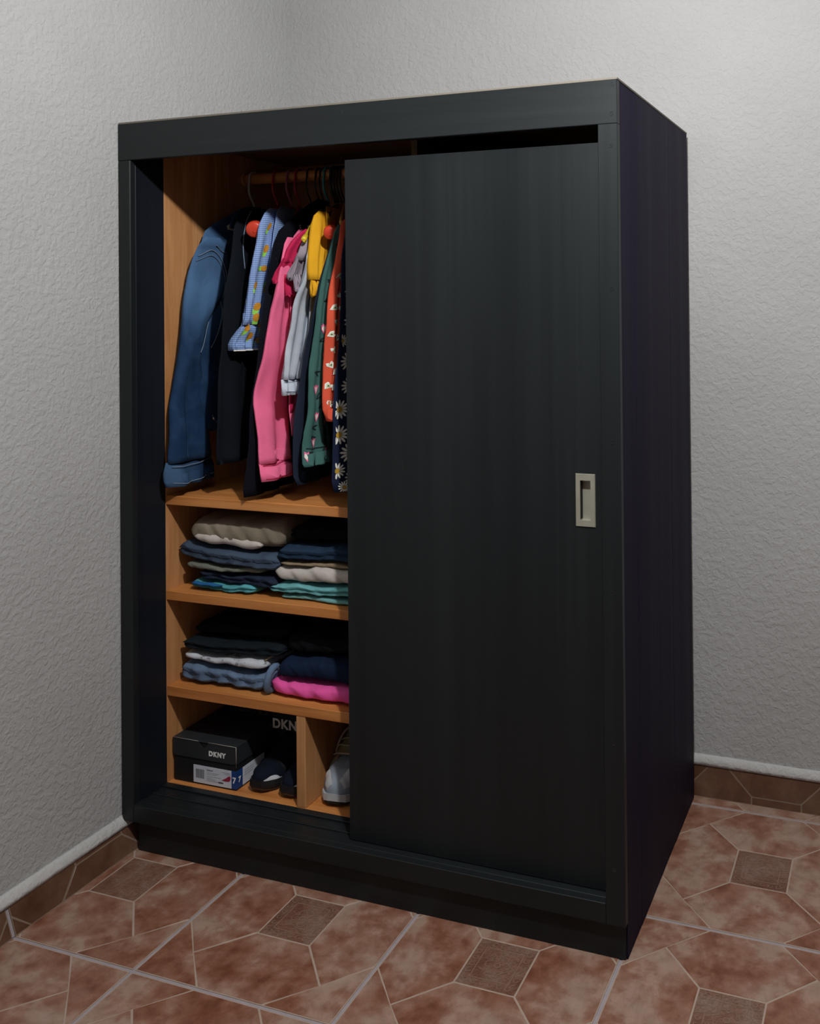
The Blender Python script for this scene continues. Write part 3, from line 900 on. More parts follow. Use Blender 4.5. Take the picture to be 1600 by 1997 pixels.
M['denim_jacket'] = denim('denim_jacket_twill', (0.008, 0.028, 0.072), (0.070, 0.150, 0.29), (0.10, 0.20, 1.46), 0.22)
M['denim_dark'] = denim('denim_cuff_twill', (0.010, 0.030, 0.075), (0.042, 0.088, 0.16), (0.08, 0.05, 0.91), 0.12)
M['stitch'] = flat('pale_stitching', (0.16, 0.22, 0.31), 0.9)
M['black_a'] = cloth('black_knit', (0.006, 0.008, 0.012))
M['black_b'] = cloth('black_blouse_cloth', (0.005, 0.006, 0.010))
M['gingham'] = gingham_mat()
M['pine_o'] = flat('print_orange', (0.50, 0.22, 0.02), 0.9)
M['pine_g'] = flat('print_lime', (0.28, 0.62, 0.10), 0.9)
M['white'] = cloth('white_cloth', (0.72, 0.72, 0.70))
M['pink'] = cloth('pink_cotton', (0.78, 0.15, 0.29))
M['crimson'] = cloth('crimson_cotton', (0.50, 0.022, 0.085))
M['lilac'] = cloth('lilac_grey_cotton', (0.30, 0.26, 0.31))
M['pale'] = cloth('washed_pale_denim', (0.46, 0.51, 0.58), 0.2)
M['mustard'] = cloth('mustard_cotton', (0.66, 0.34, 0.018))
M['navy'] = cloth('navy_cloth', (0.014, 0.020, 0.036))
M['green'] = cloth('sage_green_cotton', (0.045, 0.115, 0.105))
M['orange'] = cloth('coral_red_cotton', (0.58, 0.085, 0.045))
M['daisy'] = cloth('daisy_navy_cotton', (0.010, 0.016, 0.040))
M['petal'] = flat('print_white', (0.72, 0.72, 0.66), 0.9)
M['yolk'] = flat('print_ochre', (0.42, 0.25, 0.03), 0.9)
M['leaf'] = flat('print_black_green', (0.008, 0.022, 0.024), 0.9)
M['tulip'] = flat('print_pink', (0.78, 0.14, 0.30), 0.9)
M['lime'] = flat('print_pale_green', (0.50, 0.55, 0.30), 0.9)
M['steel'] = flat('small_metal', (0.45, 0.45, 0.45), 0.3, 0.5, 0.9)

def garment(name, label, x, cat):
    return empty(name, (x, ROD_Y, 1.60), label, cat, 'clothes hanging on the rod')

def seam(name, panel, pts, parent, mat, r=0.0011):
    dense = [(q.x, q.y) for q in spline([(w_, z, 0.0) for w_, z in pts], 6)]
    P = spline([panel.on(w_, z, 0.0026) for w_, z in dense], 2)
    return tube(name, P, r, mat, parent, n=6)

# 1 denim jacket
g = garment('denim_jacket', 'blue denim jacket with a long sleeve, leftmost on the rod', 0.083, 'jacket')
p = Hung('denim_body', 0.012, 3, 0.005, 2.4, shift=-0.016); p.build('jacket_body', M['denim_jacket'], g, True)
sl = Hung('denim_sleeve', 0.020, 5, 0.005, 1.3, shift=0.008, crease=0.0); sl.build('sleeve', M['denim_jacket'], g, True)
cf = Hung('denim_cuff', 0.020, 6, 0.008, 2.6, shift=0.008, edge=0.006); c_ = cf.build('cuff', M['denim_dark'], g, True)
seam('cuff_stitching', cf, [(0.06, 0.934), (0.3, 0.932), (0.6, 0.933), (0.92, 0.936)], c_, M['stitch'])
seam('cuff_stitching', cf, [(0.06, 0.894), (0.3, 0.889), (0.6, 0.892), (0.92, 0.896)], c_, M['stitch'])
so = link = None
seam('seam', sl, [(0.05, 1.475), (0.35, 1.492), (0.62, 1.47), (0.80, 1.42), (0.88, 1.37)], g, M['stitch'], 0.0013)
seam('seam', sl, [(0.50, 1.505), (0.68, 1.49), (0.85, 1.488)], g, M['stitch'], 0.0012)
seam('seam', sl, [(0.30, 1.20), (0.26, 1.10), (0.30, 1.0), (0.33, 0.95)], g, M['denim_dark'], 0.0013)
seam('seam', sl, [(0.04, 1.462), (0.35, 1.478), (0.60, 1.457), (0.76, 1.41), (0.84, 1.365)], g, M['stitch'], 0.0009)
seam('seam', sl, [(0.84, 1.30), (0.80, 1.25), (0.70, 1.22)], g, M['stitch'], 0.0010)
seam('seam', p, [(0.16, 1.38), (0.24, 1.33), (0.20, 1.27), (0.12, 1.23)], g, M['stitch'], 0.0013)
seam('seam', p, [(0.10, 1.05), (0.14, 1.03), (0.20, 1.03), (0.3, 1.035)], g, M['stitch'], 0.0011)
col = [(0.100, 0.29, 1.560), (0.106, 0.30, 1.590), (0.108, 0.34, 1.605), (0.100, 0.40, 1.612), (0.085, 0.45, 1.606)]
tube('collar', spline(col, 5), [0.008 + 0.006 * math.sin(k / 20 * 3.1) for k in range(21)], M['denim_dark'], g, 10, 0.5)  # darker denim paints in the shading around the neck
for q in ((0.30, 1.47), (0.12, 1.04)):
    a = p.on(q[0], q[1], 0.001)
    tube('button', [a, a + Vector((0.003, -0.001, 0))], 0.004, M['steel'], g, 12)

# 2 plain black top
g = garment('black_cardigan', 'long plain black cardigan between the denim jacket and the blue gingham blouse', 0.19, 'cardigan')
p = Hung('blacka_body', 0.013, 11, 0.010, 4.2); p.build('cardigan_body', M['black_a'], g, True)
tube('neckline', spline([p.on(0.05, 1.60), p.on(0.12, 1.56), p.on(0.10, 1.50), p.on(0.16, 1.44)], 5), 0.0014, M['stitch'], g, 6)

# 3 gingham blouse with pineapples
g = garment('gingham_blouse', 'light blue gingham blouse printed with pineapples, ruffled sleeve end', 0.255, 'blouse')
Hung('gingham_body', 0.010, 20, 0.006, 3).build('blouse_body', M['gingham'], g, True)
sl = Hung('gingham_sleeve', 0.012, 21, 0.005, 2.2); sl.build('sleeve', M['gingham'], g, True)
rf = Hung('gingham_ruffle', 0.013, 22, 0.008, 4.0, flare=0.4, edge=0.008); rf.build('ruffle', M['gingham'], g, True)
rim = [rf.point(-math.cos(math.pi * k / 24), rf.rows[-1], 1, 0.001) for k in range(25)]
tube('ruffle_trim', rim, 0.0022, M['white'], g, 6)
sh = []
pines = [(sl, .30, 1.545, .2), (sl, .38, 1.487, .1), (sl, .82, 1.462, .3), (sl, .42, 1.438, 1.5), (sl, .16, 1.392, .1), (sl, .74, 1.386, 2.9), (sl, .40, 1.338, .2), (sl, .42, 1.310, 0), (rf, .72, 1.288, .1), (rf, .35, 1.262, .2), (rf, .62, 1.250, 1.2), (rf, .16, 1.285, .4)]
for pn in (sl, rf):
    for q, w_, z, a in pines:
        if q is not pn: continue
        sh = []
        up = Vector((math.sin(a), math.cos(a)))
        sh.append((M['pine_g'], ell(0.0062, 0.010, 10, -a, -up.x * 0.010, -up.y * 0.010), w_, z, 0.0012))
        sh.append((M['pine_o'], ell(0.0075, 0.0105, 10, -a, up.x * 0.002, up.y * 0.002), w_, z, 0.0020))
        print_shapes('pineapple_print', pn, sh, g)

# 4 sequined black blouse
g = garment('black_blouse', 'long black blouse with sparkling shoulder, between gingham and pink clothes', 0.325, 'blouse')
p = Hung('blackb_body', 0.010, 31, 0.008, 4.4); p.build('blouse_body', M['black_b'], g, True)
rr = random.Random(4)
vs, fs = [], []
for k in range(26):
    a = p.on(rr.uniform(0.03, 0.2), rr.uniform(1.44, 1.535), 0.0012)
    n0 = len(vs); q = rr.uniform(0.0006, 0.0016)
    for j in range(6):
        t = j * math.pi / 3
        vs.append(a + p.v * math.cos(t) * q + Vector((0, 0, math.sin(t) * q)) + p.n * 0.0006)
    fs.append([n0 + j for j in range(6)])
tag(from_data('sequins', vs, fs, M['steel'], g, fix=False), kind='stuff')

# 5 pink shirt
g = garment('pink_shirt', 'bright pink long-sleeved shirt hanging under the crimson ruffle', 0.35, 'shirt')
Hung('pink_body', 0.009, 40, 0.005, 3).build('shirt_body', M['pink'], g, True)
sl = Hung('pink_sleeve', 0.011, 41, 0.006, 2.0, edge=0.003); sl.build('sleeve', M['pink'], g, True)
cf = Hung('pink_cuff', 0.0122, 42, 0.006, 2.0); c_ = cf.build('cuff', M['pink'], g, True)
seam('cuff_seam', cf, [(0.05, 0.946), (0.4, 0.944), (0.9, 0.949)], c_, M['crimson'], 0.0008)
seam('cuff_seam', cf, [(0.05, 0.914), (0.5, 0.912), (0.9, 0.916)], c_, M['crimson'], 0.0008)

def ruffled(panel, name, mat, parent, amp=0.006, waves=11):
    """a short gathered frill: the hem waves"""
    vs, fs = [], []
    R = panel.rows; N = 96
    for i, r in enumerate(R):
        k = i / (len(R) - 1)
        for j in range(N):
            a = 2 * math.pi * j / N
            c = -math.cos(a)
            q = panel.point(c, r, 1 if math.sin(a) >= 0 else -1)
            q = q + panel.n * (amp * k * math.sin(waves * a + 0.6 * math.sin(3 * a)) * (1 if math.sin(a) > 0 else -1))
            q = q + panel.v * (amp * 0.5 * k * math.cos(waves * a))
            q.z += 0.005 * k * math.sin(waves * a + panel.seed)
            vs.append(q)
    for i in range(len(R) - 1):
        for j in range(N):
            j2 = (j + 1) % N
            fs.append([i * N + j, i * N + j2, (i + 1) * N + j2, (i + 1) * N + j])
    fs.append([(len(R) - 1) * N + j for j in range(N)])
    return from_data(name, vs, fs, mat, parent, smooth=True)

# 6 crimson blouse
g = garment('crimson_blouse', 'crimson blouse with a ruffled short sleeve', 0.375, 'blouse')
Hung('crimson_body', 0.008, 50, 0.004, 3).build('blouse_body', M['crimson'], g, True)
Hung('crimson_sleeve', 0.010, 51, 0.004, 2).build('sleeve', M['crimson'], g)
ruffled(Hung('crimson_ruffle2', 0.006, 53, 0.003, 2), 'ruffle', M['crimson'], g, 0.005)
ruffled(Hung('crimson_ruffle', 0.008, 52, 0.003, 2), 'ruffle', M['crimson'], g, 0.005)

# 7 lilac grey blouse
g = garment('lilac_blouse', 'lilac-grey blouse with tiered frilled sleeve, right of the crimson one', 0.40, 'blouse')
Hung('lilac_body', 0.007, 60, 0.004, 3).build('blouse_body', M['lilac'], g, True)
Hung('lilac_sleeve', 0.008, 61, 0.003, 2).build('sleeve', M['lilac'], g)
ruffled(Hung('lilac_ruffle2', 0.005, 63, 0.003, 2), 'ruffle', M['lilac'], g, 0.004)
ruffled(Hung('lilac_ruffle', 0.007, 62, 0.003, 2), 'ruffle', M['lilac'], g, 0.004)

# 8 pale denim shirt
g = garment('pale_denim_shirt', 'pale washed grey-blue denim shirt with buttoned cuff', 0.42, 'shirt')
Hung('pale_body', 0.007, 70, 0.004, 3).build('shirt_body', M['pale'], g, True)
sl = Hung('pale_sleeve', 0.010, 71, 0.006, 2.6, edge=0.004); sl.build('sleeve', M['pale'], g, True)
cf = Hung('pale_cuff', 0.0112, 72, 0.005, 2.6); c_ = cf.build('cuff', M['pale'], g, True)
for z in (1.152, 1.128):
    seam('cuff_seam', cf, [(0.05, z), (0.4, z - 0.002), (0.92, z)], c_, M['stitch'], 0.0007)
seam('seam', sl, [(0.6, 1.35), (0.62, 1.28), (0.66, 1.2)], g, M['stitch'], 0.0007)

# 9 mustard blouse
g = garment('mustard_blouse', 'mustard yellow blouse with gathered sleeve', 0.45, 'blouse')
Hung('mustard_body', 0.007, 80, 0.004, 3).build('blouse_body', M['mustard'], g, True)
Hung('mustard_sleeve', 0.012, 81, 0.005, 2.6).build('sleeve', M['mustard'], g)
ruffled(Hung('mustard_cuff', 0.008, 82, 0.003, 2), 'ruffle', M['mustard'], g, 0.003, 8)

# 10 navy dress
g = garment('navy_dress', 'long plain navy dress behind the green tulip shirt', 0.47, 'dress')
Hung('navy_body', 0.009, 90, 0.005, 3.4).build('dress_body', M['navy'], g, True)

# 11 green tulip shirt
g = garment('green_tulip_shirt', 'sage green shirt printed with pink tulips and dark leaves', 0.50, 'shirt')
Hung('green_body', 0.006, 100, 0.003, 3).build('shirt_body', M['green'], g, True)
sl = Hung('green_sleeve', 0.009, 101, 0.004, 2.2); sl.build('sleeve', M['green'], g, True)
seam('cuff_seam', sl, [(0.05, 0.995), (0.4, 0.992), (0.7, 0.996), (0.95, 1.0)], g, M['leaf'], 0.0008)
sh = []
def leafs(w_, z, a, s=1.0):
    for da in (-0.35, 0.35):
        t = a + da
        sh.append((M['leaf'], ell(0.0100 * s, 0.0020 * s, 8, t, 0.008 * math.cos(t), 0.008 * math.sin(t)), w_, z, 0.0014))
def tulip(w_, z, tilt=0.0, s=1.0):
    base = [(-0.006, 0.0), (0.0, -0.013), (0.006, 0.0), (0.0085, 0.011), (0.0045, 0.007), (0.0, 0.013), (-0.0045, 0.007), (-0.0085, 0.011)]
    rot = lambda P, k: [((x * math.cos(tilt) - y * math.sin(tilt)) * k * s, (x * math.sin(tilt) + y * math.cos(tilt)) * k * s) for x, y in P]
    sh.append((M['tulip'], rot(base, 1.0), w_, z, 0.0014))
    sh.append((M['petal'], rot(base, 0.62), w_, z, 0.0020))
for w_, z, a in ((.42, 1.51, .6), (.35, 1.49, .5), (.62, 1.475, .3), (.5, 1.44, .1), (.3, 1.405, -.6), (.45, 1.385, -.3), (.3, 1.352, .2), (.6, 1.335, .1), (.25, 1.255, .1), (.55, 1.24, .9), (.15, 1.178, -.3), (.75, 1.16, .1), (.35, 1.112, .8), (.45, 1.09, .5), (.2, 1.045, -.2), (.2, 1.022, -.6), (.55, 1.075, .6), (.12, .985, -.5), (.55, .985, .7), (.7, 1.02, .4), (.55, .963, .1), (.85, .985, .4)):
    sh = []; leafs(w_, z, a); print_shapes('leaf_print', sl, sh, g)
for w_, z, t in ((.74, 1.405, .2), (.42, 1.283, .1), (.62, 1.213, -.1), (.28, 1.135, .0), (.35, 1.068, .1), (.72, 1.05, -.2), (.30, 1.005, .1), (.72, .982, -.3), (.05, .975, .2)):
    sh = []; tulip(w_, z, t); print_shapes('tulip_print', sl, sh, g)

# 12 coral shirt with hearts
g = garment('coral_shirt', 'coral red blouse printed with small white hearts', 0.535, 'blouse')
Hung('orange_body', 0.006, 110, 0.003, 3).build('blouse_body', M['orange'], g, True)
sl = Hung('orange_sleeve', 0.008, 111, 0.004, 2.0); sl.build('sleeve', M['orange'], g, True)
sh = []
rr = random.Random(9)
for w_, z in ((.5, 1.54), (.72, 1.505), (.35, 1.462), (.6, 1.452), (.3, 1.412), (.62, 1.402), (.45, 1.366), (.2, 1.335), (.68, 1.332), (.4, 1.30), (.16, 1.27), (.62, 1.262), (.34, 1.232), (.8, 1.222), (.22, 1.196), (.6, 1.178), (.14, 1.146), (.55, 1.14), (.3, 1.104), (.7, 1.10), (.45, 1.08)):
    t = rr.uniform(-1.2, 1.2); sh = []
    heart = [(0, -0.009), (0.0075, 0.001), (0.006, 0.0075), (0.0018, 0.0065), (0, 0.0035), (-0.0018, 0.0065), (-0.006, 0.0075), (-0.0075, 0.001)]
    rot = lambda k: [((x * math.cos(t) - y * math.sin(t)) * k, (x * math.sin(t) + y * math.cos(t)) * k) for x, y in heart]
    sh.append((M['petal'], rot(1.05), w_, z, 0.0014)); sh.append((M['lime'], rot(0.55), w_, z, 0.0019)); sh.append((M['leaf'], rot(0.22), w_, z, 0.0023))
    print_shapes('heart_print', sl, sh, g)

# 13 daisy dress
g = garment('daisy_dress', 'navy dress printed with white daisies, beside the sliding door', 0.57, 'dress')
p = Hung('daisy_body', 0.010, 121, 0.005, 3.0); p.build('dress_body', M['daisy'], g, True)
sh = []
def daisy(w_, z, R):
    for k in range(13):
        a = 2 * math.pi * k / 13 + z * 9
        sh.append((M['petal'], ell(R * 0.36, R * 0.115, 7, a, R * 0.63 * math.cos(a), R * 0.63 * math.sin(a)), w_, z, 0.0014 + 0.00006 * (k % 2)))
    sh.append((M['yolk'], ell(R * 0.30, R * 0.30, 10), w_, z, 0.0022))
for w_, z, R in ((.12, 1.492, .017), (.13, 1.418, .021), (.13, 1.375, .024), (.14, 1.302, .025), (.03, 1.255, .016), (.13, 1.205, .025), (.16, 1.145, .023), (.06, 1.09, .024), (.24, 1.105, .021), (.05, 1.03, .024), (.26, 1.02, .022), (.17, .985, .026), (.04, .945, .020), (.2, .925, .021), (.10, .905, .015), (.34, 1.06, .02), (.34, .95, .02), (.34, 1.2, .02), (.3, 1.33, .02), (.30, 1.45, .02)):
    sh = []; daisy(w_, z, R); print_shapes('daisy_print', p, sh, g)

# ------------------------------------------------------------------ hangers
def hanger(label, x, mat, front, dz=0.0, pad=None, wood_arm=None, r=0.0032):
    """x: place on the rod; front: (x, y, z) of the arm's end towards the room"""
    top = ROD_Z + ROD_R + r + 0.0002
    h = empty('clothes_hanger', (x, ROD_Y, 1.60), label, 'hanger', 'hangers on the rod')
    R = ROD_R + r + 0.0004
    pts = []
    for k in range(13):
        a = math.radians(-10 + k * 200 / 12)
        pts.append((x, ROD_Y + R * math.cos(a), ROD_Z + R * math.sin(a)))
    # pts runs from behind the rod over its top to the front; carry on down to the neck
    pts += [(x, ROD_Y - R - 0.002, ROD_Z - 0.022), (x + 0.001, ROD_Y - R - 0.001, ROD_Z - 0.045), (x + 0.002, ROD_Y - 0.006, 1.640 + dz), (x + 0.002, ROD_Y, 1.628 + dz)]
    tube('hook', spline(pts, 3), r, mat, h, 8)
    f = Vector(front); c = Vector((x + 0.002, ROD_Y, 1.622 + dz))
    back = c + (c - f) * (0.155 / max(0.05, abs(c.y - f.y))); back.z = f.z + 0.004
    am = wood_arm or mat
    for e in (f, back):
        tube('arm', spline([c, c.lerp(e, 0.3) + Vector((0, 0, 0.006)), c.lerp(e, 0.75) + Vector((0, 0, 0.003)), e], 5), 0.0042, am, h, 8)
    tube('bar', [f + Vector((0, 0, -0.004)), f.lerp(back, 0.5) + Vector((0, 0, -0.010)), back + Vector((0, 0, -0.004))], 0.003, am, h, 8)
    if pad:
        d_ = (f - c).normalized()
        a = f - d_ * 0.012
        tube('rounded_end', [a - d_ * 0.03, a - d_ * 0.016, a, a + d_ * 0.010, a + d_ * 0.013], [0.012 * pad, 0.019 * pad, 0.022 * pad, 0.021 * pad, 0.018 * pad], am, h, 20)
    return h
C = {}
for k, c in dict(white=(0.52, 0.50, 0.42), red=(0.42, 0.02, 0.025), mauve=(0.40, 0.10, 0.18), black=(0.012, 0.012, 0.013), teal=(0.03, 0.30, 0.33), coral=(0.62, 0.05, 0.022), yellow=(0.62, 0.48, 0.03), blue=(0.02, 0.16, 0.42), tan=(0.50, 0.27, 0.07)).items():
    C[k] = flat('hanger_' + k, c, 0.35, 0.5)
hanger('white plastic hanger, leftmost on the rod', 0.068, C['white'], (0.087, 0.29, 1.560))
hanger('dark red hanger with coral rounded end beside the gingham sleeve', 0.150, C['red'], (0.262, 0.180, 1.538), pad=1.0, wood_arm=C['coral'])
hanger('mauve hanger holding the gingham blouse', 0.197, C['mauve'], (0.285, 0.23, 1.575))
hanger('bright red hanger between the mauve and black hooks', 0.225, C['red'], (0.33, 0.25, 1.565))
hanger('slim black hanger, first of the black hooks from the left', 0.263, C['black'], (0.352, 0.25, 1.55), r=0.0024)
hanger('slim black hanger just left of the teal hook', 0.292, C['black'], (0.385, 0.24, 1.545), r=0.0024)
hanger('teal plastic hanger among the black hooks', 0.320, C['teal'], (0.425, 0.22, 1.53))
hanger('thick black hanger right of the teal hook', 0.343, C['black'], (0.430, 0.205, 1.525), r=0.0042)
hanger('black hanger holding the mustard blouse', 0.353, C['black'], (0.462, 0.22, 1.575), r=0.0036)
hanger('black hanger with a glossy red rounded end beside the mustard sleeve', 0.363, C['black'], (0.503, 0.165, 1.520), pad=0.8, wood_arm=C['coral'], r=0.0030)
hanger('black hanger with a tan wooden arm', 0.373, C['black'], (0.520, 0.185, 1.548), wood_arm=C['tan'], r=0.0030)
hanger('yellow hanger peeking out between the crimson and lilac sleeves', 0.306, C['black'], (0.436, 0.150, 1.506), pad=0.32, wood_arm=C['yellow'], r=0.0024)
hanger('coral red hanger next to the sliding door', 0.397, C['coral'], (0.548, 0.2, 1.55))
hanger('red hanger half hidden behind the door edge', 0.412, C['red'], (0.566, 0.2, 1.55))

# ------------------------------------------------------------------ folded clothes on the shelves
def folded(name, label, cat, mat, x0, x1, zl0, zl1, zr0, zr1, y0=0.14, depth=0.34, seed=0, layers=2, sag=0.006, group=None, roll=0.0, wrinkle=0.0025, parts=None):
    """a folded garment: rounded front fold, zl/zr = bottom and top at its left and right end"""
    g = empty(name, ((x0 + x1) / 2, y0 + depth / 2, min(zl0, zr0)), label, cat, group)
    f, f2 = wob(seed), wob(seed + 31)
    nx, nm = 44, 40
    vs, fs = [], []
    for i in range(nx + 1):
        u = i / nx
        e = abs(2 * u - 1)
        endk = (1 - e ** 16) ** 0.5 if e < 1 else 0.0
        endk = max(0.30, endk)
        x = x0 + (x1 - x0) * u
        zb = zl0 + (zr0 - zl0) * u; zt = zl1 + (zr1 - zl1) * u
        mid = math.sin(math.pi * u)
        zt += -sag * mid + 0.004 * f(u * 7, 1.0)
        T = (zt - zb) * endk
        zc = (zb + zt) / 2
        yfront = y0 + 0.006 * (f(u * 4, 5.0) + 1.6 * e ** 14)
        dep = depth - (yfront - y0)
        for k in range(nm):
            a = 2 * math.pi * k / nm
            ca, sa = math.cos(a), math.sin(a)
            pz = math.copysign(abs(sa) ** 0.55, sa)
            py = math.copysign(abs(ca) ** (0.30 if ca > 0 else 0.42), ca)
            v = (pz + 1) / 2
            y = yfront + dep * (1 + py) / 2
            if layers > 1:                              # the layers part at the front fold
                gap = abs(math.sin(math.pi * layers * v)) ** 0.35
                fr = max(0.0, 1 - (y - yfront) / 0.05)
                y += 0.010 * (1 - gap) * fr * (0 < v < 1)
            z = zc + T / 2 * pz
            wv = wrinkle * (f2(u * 9 + 2 * math.sin(y * 14), y * 18) + 0.5 * f(u * 22, v * 4))
            z += wv * (0.25 if pz < -0.8 else 1.0)
            if pz < -0.6: z = max(z, zb + 0.0004)
            y += wrinkle * 1.2 * f2(u * 26 + v * 5, 9.0)
            xx = x + 0.004 * f(v * 5, 2.0 + y * 9) * e
            vs.append((xx, y, z))
    for i in range(nx):
        for k in range(nm):
            k2 = (k + 1) % nm
            fs.append([i * nm + k, i * nm + k2, (i + 1) * nm + k2, (i + 1) * nm + k])
    fs += [list(range(nm)), [nx * nm + k for k in range(nm)]]
    from_data('folded_cloth', vs, fs, mat, g, smooth=True)
    return g

M['f_teal'] = cloth('teal_print_cotton', (0.08, 0.30, 0.34), 0.5)
M['f_blue'] = cloth('royal_blue_cotton', (0.02, 0.11, 0.28))
M['f_jeans'] = cloth('dark_navy_jeans', (0.018, 0.026, 0.048), 0.25)
M['f_olive'] = cloth('olive_grey_cotton', (0.15, 0.165, 0.135))
M['f_slate'] = cloth('slate_blue_jeans', (0.052, 0.076, 0.118), 0.22)
M['f_beige'] = cloth('khaki_cotton', (0.235, 0.205, 0.155), 0.2)
M['f_cream'] = cloth('cream_cotton', (0.50, 0.47, 0.43))
M['f_tan'] = cloth('tan_cotton', (0.26, 0.20, 0.13))
M['f_aqua'] = cloth('aqua_cotton', (0.14, 0.38, 0.40))
M['f_aqua2'] = cloth('soft_aqua_cotton', (0.16, 0.36, 0.36))
M['f_dblue'] = cloth('dark_blue_jeans', (0.020, 0.040, 0.075), 0.25)
M['f_black'] = cloth('black_cotton', (0.006, 0.006, 0.008))
M['f_ldenim'] = cloth('light_denim', (0.115, 0.17, 0.265), 0.35)
M['f_white'] = cloth('white_cotton', (0.52, 0.55, 0.60))
_nt = M['f_white'].node_tree
_b = _nt.nodes['Principled BSDF']
_spots = ramp(_nt, noise(_nt, coords(_nt), 62, 3, 0.7, 0.3), [(0.60, (1, 1, 1)), (0.66, (0.36, 0.34, 0.33))])
_nt.links.new(mix(_nt, 1.0, _b.inputs['Base Color'].links[0].from_socket, _spots, 'MULTIPLY'), _b.inputs['Base Color'])
M['f_dnavy'] = cloth('black_navy_cotton', (0.010, 0.015, 0.020))
M['f_pink'] = cloth('hot_pink_cotton', (0.78, 0.10, 0.36))
M['f_navy'] = cloth('deep_navy_cotton', (0.008, 0.016, 0.040))
M['f_motif'] = flat('grey_motif', (0.24, 0.23, 0.22), 0.9)

S1, S2 = 0.610, 0.366
GU, GL = 'folded clothes on the upper shelf', 'folded clothes on the lower shelf'
# upper shelf, left pile
g = folded('folded_tee', 'folded aqua and blue tee at the bottom of the upper left pile', 'shirt', M['f_teal'], 0.092, 0.290, S1, 0.636, S1, 0.634, 0.135, 0.33, 1, 2, 0.002, GU)
prof = [(0.100 + 0.012 * k, 0.1325 + 0.0008 * math.sin(k), 0.629 + 0.0012 * math.sin(k * 1.7)) for k in range(9)]
tube('blue_fold', prof, [0.002] + [0.007] * 6 + [0.005, 0.002], M['f_blue'], g, 8, 0.6)
folded('folded_jeans', 'dark navy folded jeans second from the bottom of the upper left pile', 'jeans', M['f_jeans'], 0.115, 0.352, 0.637, 0.662, 0.622, 0.664, 0.138, 0.33, 2, 2, 0.004, GU)
folded('folded_shirt', 'olive grey folded shirt in the middle of the upper left pile', 'shirt', M['f_olive'], 0.074, 0.312, 0.660, 0.681, 0.661, 0.682, 0.137, 0.33, 3, 1, 0.003, GU, wrinkle=0.0015)
folded('folded_jeans', 'slate blue folded jeans with sagging right end on the upper left pile', 'jeans', M['f_slate'], 0.047, 0.358, 0.683, 0.732, 0.668, 0.722, 0.132, 0.35, 4, 2, 0.006, GU, wrinkle=0.0025)
g = folded('folded_trousers', 'khaki folded trousers with a cream band, top of the upper left pile', 'trousers', M['f_beige'], 0.084, 0.372, 0.730, 0.798, 0.722, 0.806, 0.140, 0.33, 5, 1, 0.008, GU, wrinkle=0.003)
f = wob(12)
vs, fs = [], []
for i in range(31):
    u = i / 30
    x = 0.104 + 0.206 * u
    for k in range(10):
        a = 2 * math.pi * k / 10
        hh = 0.0115 * (1 - abs(2 * u - 1) ** 6) ** 0.5 + 0.002
        vs.append((x, 0.149 + 0.014 * math.cos(a) + 0.003 * f(u * 9, 0), 0.747 - 0.010 * u + 0.003 * f(u * 8, 3) + hh * math.sin(a)))
for i in range(30):
    for k in range(10):
        k2 = (k + 1) % 10
        fs.append([i * 10 + k, i * 10 + k2, i * 10 + 10 + k2, i * 10 + 10 + k])
fs += [list(range(10)), [300 + k for k in range(10)]]
from_data('waistband', vs, fs, M['f_cream'], g, smooth=True)
# upper shelf, right pile
folded('folded_tee', 'pale aqua folded tee lying on the shelf under the right pile', 'shirt', M['f_aqua2'], 0.366, 0.605, S1, 0.624, S1, 0.627, 0.136, 0.33, 6, 1, 0.001, GU, wrinkle=0.0012)
folded('folded_tee', 'bright aqua folded tee under the cream one', 'shirt', M['f_aqua'], 0.336, 0.605, 0.622, 0.642, 0.627, 0.655, 0.134, 0.33, 7, 2, -0.004, GU)
g = folded('folded_shirt', 'cream folded shirt between the aqua tee and dark jeans', 'shirt', M['f_cream'], 0.346, 0.605, 0.648, 0.690, 0.656, 0.697, 0.138, 0.33, 8, 1, -0.003, GU)
folded('folded_trousers', 'thin tan folded trousers above the cream shirt', 'trousers', M['f_tan'], 0.360, 0.610, 0.690, 0.702, 0.694, 0.704, 0.146, 0.32, 9, 1, -0.002, GU, wrinkle=0.001)
folded('folded_jeans', 'dark blue folded jeans on the upper right pile', 'jeans', M['f_dblue'], 0.357, 0.604, 0.703, 0.742, 0.705, 0.750, 0.140, 0.33, 10, 2, 0.002, GU)
folded('folded_sweater', 'black folded sweater on top of the upper right pile', 'sweater', M['f_black'], 0.372, 0.606, 0.744, 0.792, 0.752, 0.800, 0.165, 0.30, 11, 2, 0.004, GU)
# lower shelf, left pile
g = folded('rolled_jeans', 'light blue folded jeans with a curled end, bottom of the lower left pile', 'jeans', M['f_ldenim'], 0.056, 0.318, S2 + 0.0005, 0.424, S2 + 0.0005, 0.420, 0.134, 0.33, 14, 2, 0.008, GL, wrinkle=0.0035)
for k, rr_ in ((0, 0.024), (1, 0.013)):
    n = 16
    ring = [(0.334 + 0.006 * math.sin(2 * math.pi * q / n), 0.150 + 0.85 * rr_ * math.cos(2 * math.pi * q / n), 0.404 + 1.25 * rr_ * math.sin(2 * math.pi * q / n)) for q in range(n)]
    tube('curled_leg', ring, 0.009 if k == 0 else 0.006, M['f_ldenim'], g, 8, closed=True)
g = folded('folded_shirt', 'white folded shirt with grey print in the lower left pile', 'shirt', M['f_white'], 0.063, 0.318, 0.424, 0.446, 0.420, 0.452, 0.135, 0.33, 15, 1, 0.006, GL, wrinkle=0.0012)
folded('folded_sweater', 'dark navy folded sweater on the white print shirt', 'sweater', M['f_dnavy'], 0.060, 0.362, 0.448, 0.480, 0.454, 0.492, 0.137, 0.33, 16, 2, 0.004, GL)
